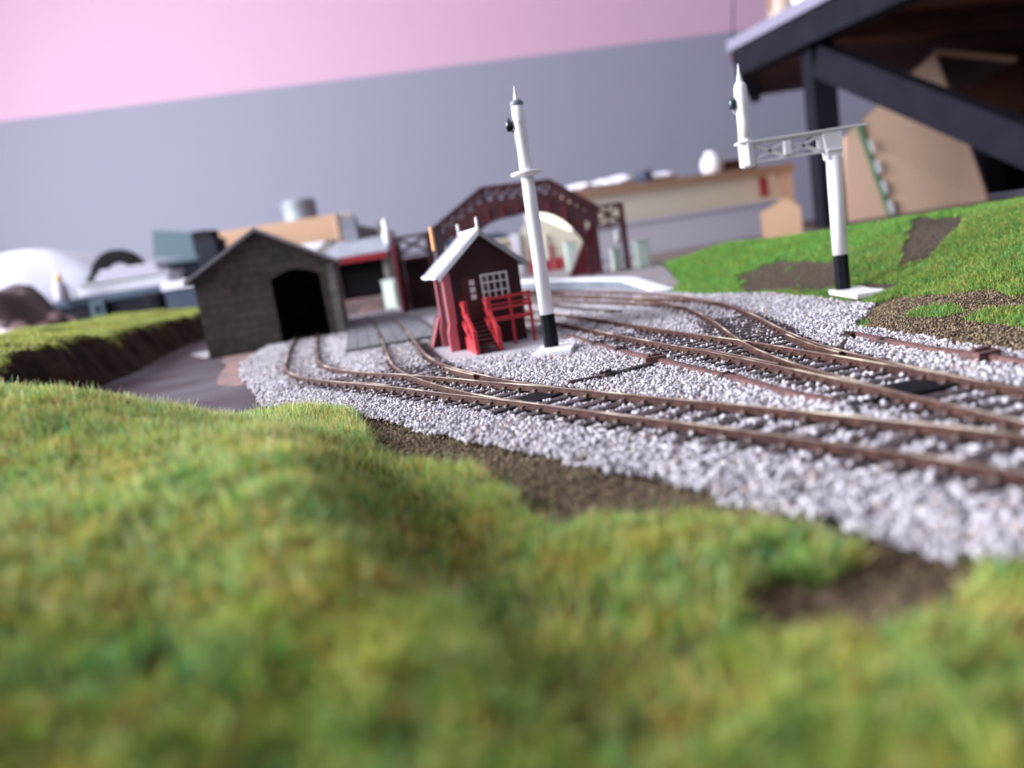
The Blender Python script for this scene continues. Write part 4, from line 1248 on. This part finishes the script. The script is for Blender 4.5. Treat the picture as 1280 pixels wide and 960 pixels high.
tn = thing('storage_tin', 'brown and beige tin standing on the workbench corner', 'tin', (61.5, 154, 37.1))
latheo('tin_body', [(2.7, 0), (2.8, 1), (2.8, 11), (2.6, 11.5)], mat('tin_label', (.45, .34, .28), .5, noise=((.2, .11, .08), .3, .45, .6)), tn, 20)
bt = thing('white_bottle', 'white plastic bottle beside the brown tin on the workbench', 'bottle', (62.6, 146, 37.1))
latheo('bottle_body', [(2.2, 0), (2.4, 1), (2.4, 8), (1.0, 10)], M['white'], bt, 16); latheo('bottle_cap', [(1.1, 10), (1.1, 12)], M['paper'], bt, 12)
bt = thing('white_bottle', 'rightmost white bottle on the workbench, cut by the picture top', 'bottle', (65.5, 139, 37.1))
latheo('bottle_body', [(2.0, 0), (2.1, 1), (2.1, 7), (1.0, 9)], M['white'], bt, 16); latheo('bottle_cap', [(1.0, 9), (1.0, 11)], M['paper'], bt, 12)
boxo('bench_shade_panel', (62, 127, 79, 80.5, 0, 34.8), M['brownboard'], wb)  # dark board added to stand in for the gloom under the bench

hc = thing('hanging_cable', 'thin dark cable hanging before the wall left of the workbench top', 'cable', (55.0, 165, 33.4))
bm = bmesh.new(); hcp = [(0, 0, 4), (.6, 0, 9), (1.6, 0, 16), (2.2, 0, 30), (2.6, 0, 156.6)]
for i in range(4): bar(bm, hcp[i], hcp[i + 1], .22, .22, up=(0, 1, 0))
fin('wire', bm, M['tool_black'], hc)
latheo('red_plug', [(.35, 1.2), (.45, 2), (.4, 4), (.2, 4.4)], M['fascia'], hc, 12)

# big open carton behind the brace
cb = thing('cardboard_box', 'large open cardboard carton with green tape leaning under the workbench', 'box', (78, 150, -.6))
def CB(p): return Vector((p[0] - 78, p[1] - 150, p[2] + .6))
F_ = [CB((68.5, 150, -.55)), CB((93.8, 146, -.55)), CB((92.5, 146.5, 5)), CB((87.0, 149, 27.6)), CB((69.6, 149.5, 15.6))]
off = Vector((9, 26, 0))
b = bmesh.new()
def thick(b, poly, d):
    a = [b.verts.new(p) for p in poly]; c = [b.verts.new(p + d) for p in poly]
    b.faces.new(a); b.faces.new(c[::-1])
    for i in range(len(poly)): b.faces.new((a[i], c[i], c[(i + 1) % len(poly)], a[(i + 1) % len(poly)]))
thick(b, F_, off.normalized() * .5); fin('front_panel', b, M['cardboard'], cb)
b = bmesh.new(); thick(b, [F_[0] + off, F_[1] + off, F_[3] + off, F_[4] + off], off.normalized() * .5); fin('rear_panel', b, M['cardboard_shaded'], cb)
b = bmesh.new(); thick(b, [F_[0], F_[4], F_[4] + off, F_[0] + off], Vector((.5, 0, 0))); fin('left_panel', b, M['cardboard'], cb)
b = bmesh.new(); thick(b, [F_[1], F_[2], F_[3], F_[3] + off, F_[1] + off], Vector((.5, 0, 0))); fin('right_panel', b, M['cardboard_shaded'], cb)
b = bmesh.new(); thick(b, [F_[3], F_[3] + off, F_[3] + off + Vector((15, 3, -4)), F_[3] + Vector((15, 0, -3.6))], Vector((0, 0, .5))); fl = fin('flap', b, M['cardboard_shaded'], cb)
b = bmesh.new(); bar(b, F_[3] + Vector((0, -.2, .3)), F_[3] + Vector((15, -.2, -3.3)), .5, .9); fin('flap_edge', b, M['tan'], fl)
b = bmesh.new(); thick(b, [CB((71.4, 149.2, 17)), CB((72.4, 149.2, 17.7)), CB((76.8, 148.3, -.5)), CB((75.8, 148.3, -.5))], Vector((0, -.25, 0))); tp = fin('green_tape', b, M['tape'], cb)
for k in range(4): baro('torn_label', (73.3 + k * 1.0 - 78, -2.0, 14.6 - k * 3.9), (73.9 + k * 1.0 - 78, -2.0, 12.2 - k * 3.9), .5 + .25 * (k % 2), .25, M['paper'], cb, up=(0, 1, 0))

crt = thing('storage_crate', 'black open crate standing in the dark right of the cardboard carton', 'crate', (122, 176, -.6))
for d in ((-4.5, 22, 0, .8, 0, 17), (-4.5, -3.7, .8, 22, 0, 17), (21.2, 22, .8, 22, 0, 17), (-4.5, 22, 22, 22.8, 0, 17)):
    boxo('side', d, M['black'], crt)
sm = thing('cardboard_box', 'small tilted brown carton in front of the cream chest', 'box', (45.4, 121, -.55), radians(-22))
b = bmesh.new(); box(b, -2.9, 2.9, -2, 2.6, -2.2, 2.2, Matrix.Translation((0, 0, 2.2)) @ Matrix.Rotation(radians(0), 4, 'Y'))
fin('carton_body', b, M['cardboard_tan'], sm)
prismo('lid_flap', [(-2.9, 4.4), (2.9, 4.4), (.9, 6.1)], (-2, -1.7), M['cardboard_tan'], sm)

# ---- cream chest
e0, e1 = Vector((17.0, 151, 0)), Vector((69.0, 171.5, 0))
L_ = (e1 - e0).length; ca = math.atan2(e1.y - e0.y, e1.x - e0.x)
ct = thing('storage_chest', 'long cream chest with a tan lid behind the right grass bank', 'chest', (e0.x, e0.y, -.6), ca)
boxo('body', (0, L_ - 6, 0, 18, 0, 12), M['cream'], ct)
boxo('end_panel', (L_ - 6, L_ - 2.2, -.4, 18, 0, 12.4), M['peach'], ct)
boxo('lid', (-.6, L_ - 2, -1, 18.6, 12, 13.7), M['tan'], ct)
boxo('clasp', (L_ - 11, L_ - 9.4, -.7, 0, 7.5, 11.5), M['fascia'], ct)
lp = thing('plastic_tub', 'pale lilac tub standing against the lower front of the cream chest', 'tub', (13.5, 136.5, -.6), ca * .8)
boxo('tub_body', (0, 44, 0, 7, 0, 5.9), M['lilac'], lp); boxo('tub_rim', (-.3, 44.3, -.3, 7.3, 5.9, 6.4), M['lilac'], lp)
for (u, w, h, lab) in ((1, 7, 1.2, 'crumpled white paper at the left end of the chest lid'), (9, 9, 1.6, 'crumpled white paper in the middle of the chest lid'), (20, 8, 1.3, 'crumpled white paper right of the dark roll on the chest lid')):
    p = thing('crumpled_paper', lab, 'paper', (e0.x + u * cos(ca) - 3 * sin(ca), e0.y + u * sin(ca) + 3 * cos(ca), 13.1), ca)
    b = bmesh.new(); bmesh.ops.create_icosphere(b, subdivisions=3, radius=1)
    for v in b.verts:
        q = 1 + .22 * sin(v.co.x * 7 + v.co.y * 5) * cos(v.co.z * 6 + v.co.x * 3); v.co = Vector((v.co.x * w / 2 * q + w / 2, v.co.y * 4 * q + 4, max(0, (v.co.z * .5 + .5) * h * q * 1.3)))
    fin('paper_sheet', b, M['paper'], p)
rl = thing('tape_roll', 'dark roll lying on the papers on the chest lid', 'tape', (e0.x + 17.5 * cos(ca), e0.y + 17.5 * sin(ca) + 4, 13.1), ca)
latheo('roll', [(1.6, 0), (1.7, .2), (1.7, 2.2), (1.5, 2.4)], M['tool_blue'], rl, 16)
jr = thing('glass_jar', 'round white jar near the right end of the chest lid', 'jar', (49.5, 169, 13.1))
latheo('jar_body', [(1.5, 0), (2.2, .8), (2.4, 2.2), (2.0, 3.6), (1.2, 4.2)], M['paper'], jr, 16); latheo('jar_lid', [(1.3, 4.2), (1.3, 4.8)], M['white'], jr, 16)
bx = thing('wooden_box', 'dark brown wooden box behind the white jar on the chest lid', 'box', (54, 178, 13.1), ca)
boxo('box_body', (0, 10, 0, 5, 0, 2.6), M['brownboard'], bx); boxo('box_lid', (-.2, 10.2, -.2, 5.2, 2.6, 3.1), M['brownboard'], bx)

# ---- left background
cc = thing('cardboard_box', 'long closed tan carton behind the dark stone shed', 'box', (-57.5, 160, -.6), radians(-1))
boxo('carton_body', (0, 27, 0, 16, 0, 17), M['cardboard_tan'], cc)
boxo('end_flap', (27, 27.4, 0, 16, 0, 17), M['cardboard'], cc)
boxo('label', (19, 26.5, -.12, 0, 9, 12), M['paper'], cc)
tn2 = thing('metal_tin', 'shiny round metal tin on top of the long tan carton', 'tin', (-38.6, 167, 16.4))
latheo('tin_body', [(3.5, 0), (3.6, .3), (3.5, .6), (3.5, 3.6), (3.6, 3.9), (3.4, 4.1)], M['tin'], tn2, 24)
latheo('tin_lid', [(3.3, 4.1), (3.2, 4.4), (.5, 4.5)], M['tin'], tn2, 24)
tl = thing('toolbox', 'black toolbox with a blue grey lid behind the left ridge', 'toolbox', (-68, 119, -.6), radians(1))
boxo('tub', (0, 18.4, 0, 10, 0, 6.2), M['tool_black'], tl, bevel=.3)
boxo('lid', (-.3, 18.7, -.3, 10.3, 6.2, 7.4), M['tool_blue'], tl, bevel=.3)
for xx in (6.6, 14.8):
    lt = boxo('latch', (xx, xx + 2.2, -.9, -.2, 3.6, 6.6), M['steel_blue'] if xx < 10 else M['tool_black'], tl, bevel=.2)
    boxo('latch_slot', (xx + .7, xx + 1.4, -1.0, -.85, 4.8, 6.0), M['tool_black'], lt)
wt = thing('white_tray', 'bright white tray lying on the toolbox lid', 'tray', (-64, 121, 6.8), radians(1))
boxo('tray_body', (0, 14, 0, 6, 0, 1.9), M['tray'], wt, bevel=.3); boxo('tray_rim', (-.3, 14.3, -.3, 6.3, 1.9, 2.2), M['tray'], wt)
wt2 = thing('folded_cloth', 'folded white cloth stacked on the white tray', 'cloth', (-61.6, 122, 9.0), radians(4))
boxo('cloth_fold', (0, 10, 0, 5, 0, .9), M['traycloth'], wt2, bevel=.4); boxo('cloth_fold', (.6, 9.6, .3, 4.8, .9, 1.6), M['traycloth'], wt2, bevel=.4)
# black strap loop
hs = thing('headphones', 'black headphones arched over the white cloth on the toolbox', 'headphones', (-63.2, 134, -.6))
b = bmesh.new(); R1 = 3.9
for k in range(14):
    a0, a1 = pi * (k / 14), pi * ((k + 1) / 14)
    bar(b, (R1 * cos(a0), 0, 9.8 + R1 * sin(a0)), (R1 * cos(a1), 0, 9.8 + R1 * sin(a1)), 2.2, 1.3, up=(0, 1, 0))
fin('headband', b, M['black'], hs)
for s in (-1, 1): latheo('ear_cup', [(2.2, -1.2), (2.4, 0), (1.6, 1.4)], M['black'], hs, 16, mtx=Matrix.Translation((s * R1, 0, 9.0)) @ Matrix.Rotation(pi / 2, 4, 'Y'))
boxo('stand', (-3, 3, -1.5, 1.5, 0, 7.4), M['black'], hs); 
hs2 = boxo('stand_arm', (-3.7, 3.7, -.4, .4, 7.3, 8.0), M['black'], hs)
# blue case with screen
cs = thing('open_case', 'steel blue open case with a tilted panel left of the tan carton', 'case', (-66, 150, -.6))
boxo('case_base', (2, 14, 0, 10, 0, 11.5), M['tool_black'], cs, bevel=.4)
b = bmesh.new(); thick(b, [Vector(p) for p in ((2.4, -.5, 13.4), (10.2, -.5, 12.2), (10.2, 1.4, 17.0), (2.6, 1.4, 18.6))], Vector((0, .8, 0)))
fin('tilted_panel', b, M['steel_blue'], cs)
boxo('case_rim', (1.0, 12, -.6, 9, 11.5, 12.6), M['steel_blue'], cs, bevel=.3)
boxo('side_bracket', (10.3, 13.0, -.4, 4, 12.0, 17.0), M['black'], cs)
bk_ = thing('black_canister', 'black square canister between the steel blue case and tan carton', 'canister', (-53.4, 144, -.6), radians(-8))
boxo('canister_body', (0, 4.2, 0, 4, 0, 14.9), M['tool_black'], bk_, bevel=.2); boxo('canister_cap', (.1, 3.3, .4, 3.6, 14.9, 16.4), M['black'], bk_)
rb = thing('parts_box', 'low grey parts box with a red corner behind the shed roof', 'box', (-49.8, 118, -.6), radians(2))
boxo('box_body', (0, 13, 0, 8, 0, 6.6), M['tool_blue'], rb); boxo('box_lid', (-.2, 9.4, -.2, 8.2, 6.6, 7.8), M['paper'], rb); boxo('red_corner', (9.4, 11.6, -.2, 3, 6.6, 8.0), M['fascia'], rb)


def heap(name, label, cat, loc, sx, sy, sz, m, seed, part='fabric'):
    t = thing(name, label, cat, loc)
    b = bmesh.new(); bmesh.ops.create_icosphere(b, subdivisions=4, radius=1)
    for v in b.verts:
        c = v.co
        q = 1 + (.03 if name == 'pillow' else .09) * sin(c.x * 4 + seed) * cos(c.z * 5 + seed * 2) + (.015 if name == 'pillow' else .05) * sin(c.y * 9 + c.x * 8 + seed)
        v.co = Vector((c.x * sx * q, c.y * sy * q, max(0.0, (c.z * .62 + .38) * sz * q)))
    fin(part, b, m, t, smooth=True)
    return t
heap('pillow', 'big plump white pillow behind the toolbox at the left edge', 'pillow', (-88, 146, -.6), 25, 14, 17.6, M['cloth_white'], 1.0)
heap('patterned_cloth', 'brown patterned cloth heap at the left picture edge', 'cloth', (-62, 92, -.6), 12, 7, 9.6, M['camo'], 2.2)
heap('pale_cloth', 'pale crumpled cloth below the brown patterned cloth', 'cloth', (-55.5, 78, -.6), 10, 5, 5.3, M['cloth_pale'], 4.0)
jb = thing('glue_bottle', 'small bottle with an orange cap left of the white tray', 'bottle', (-64.9, 118, 6.8))
latheo('bottle_body', [(.9, 0), (1.0, .3), (1.0, 2.2), (.5, 2.8)], M['traycloth'], jb, 14); latheo('bottle_cap', [(.55, 2.8), (.4, 4.0)], M['yellow'], jb, 12)
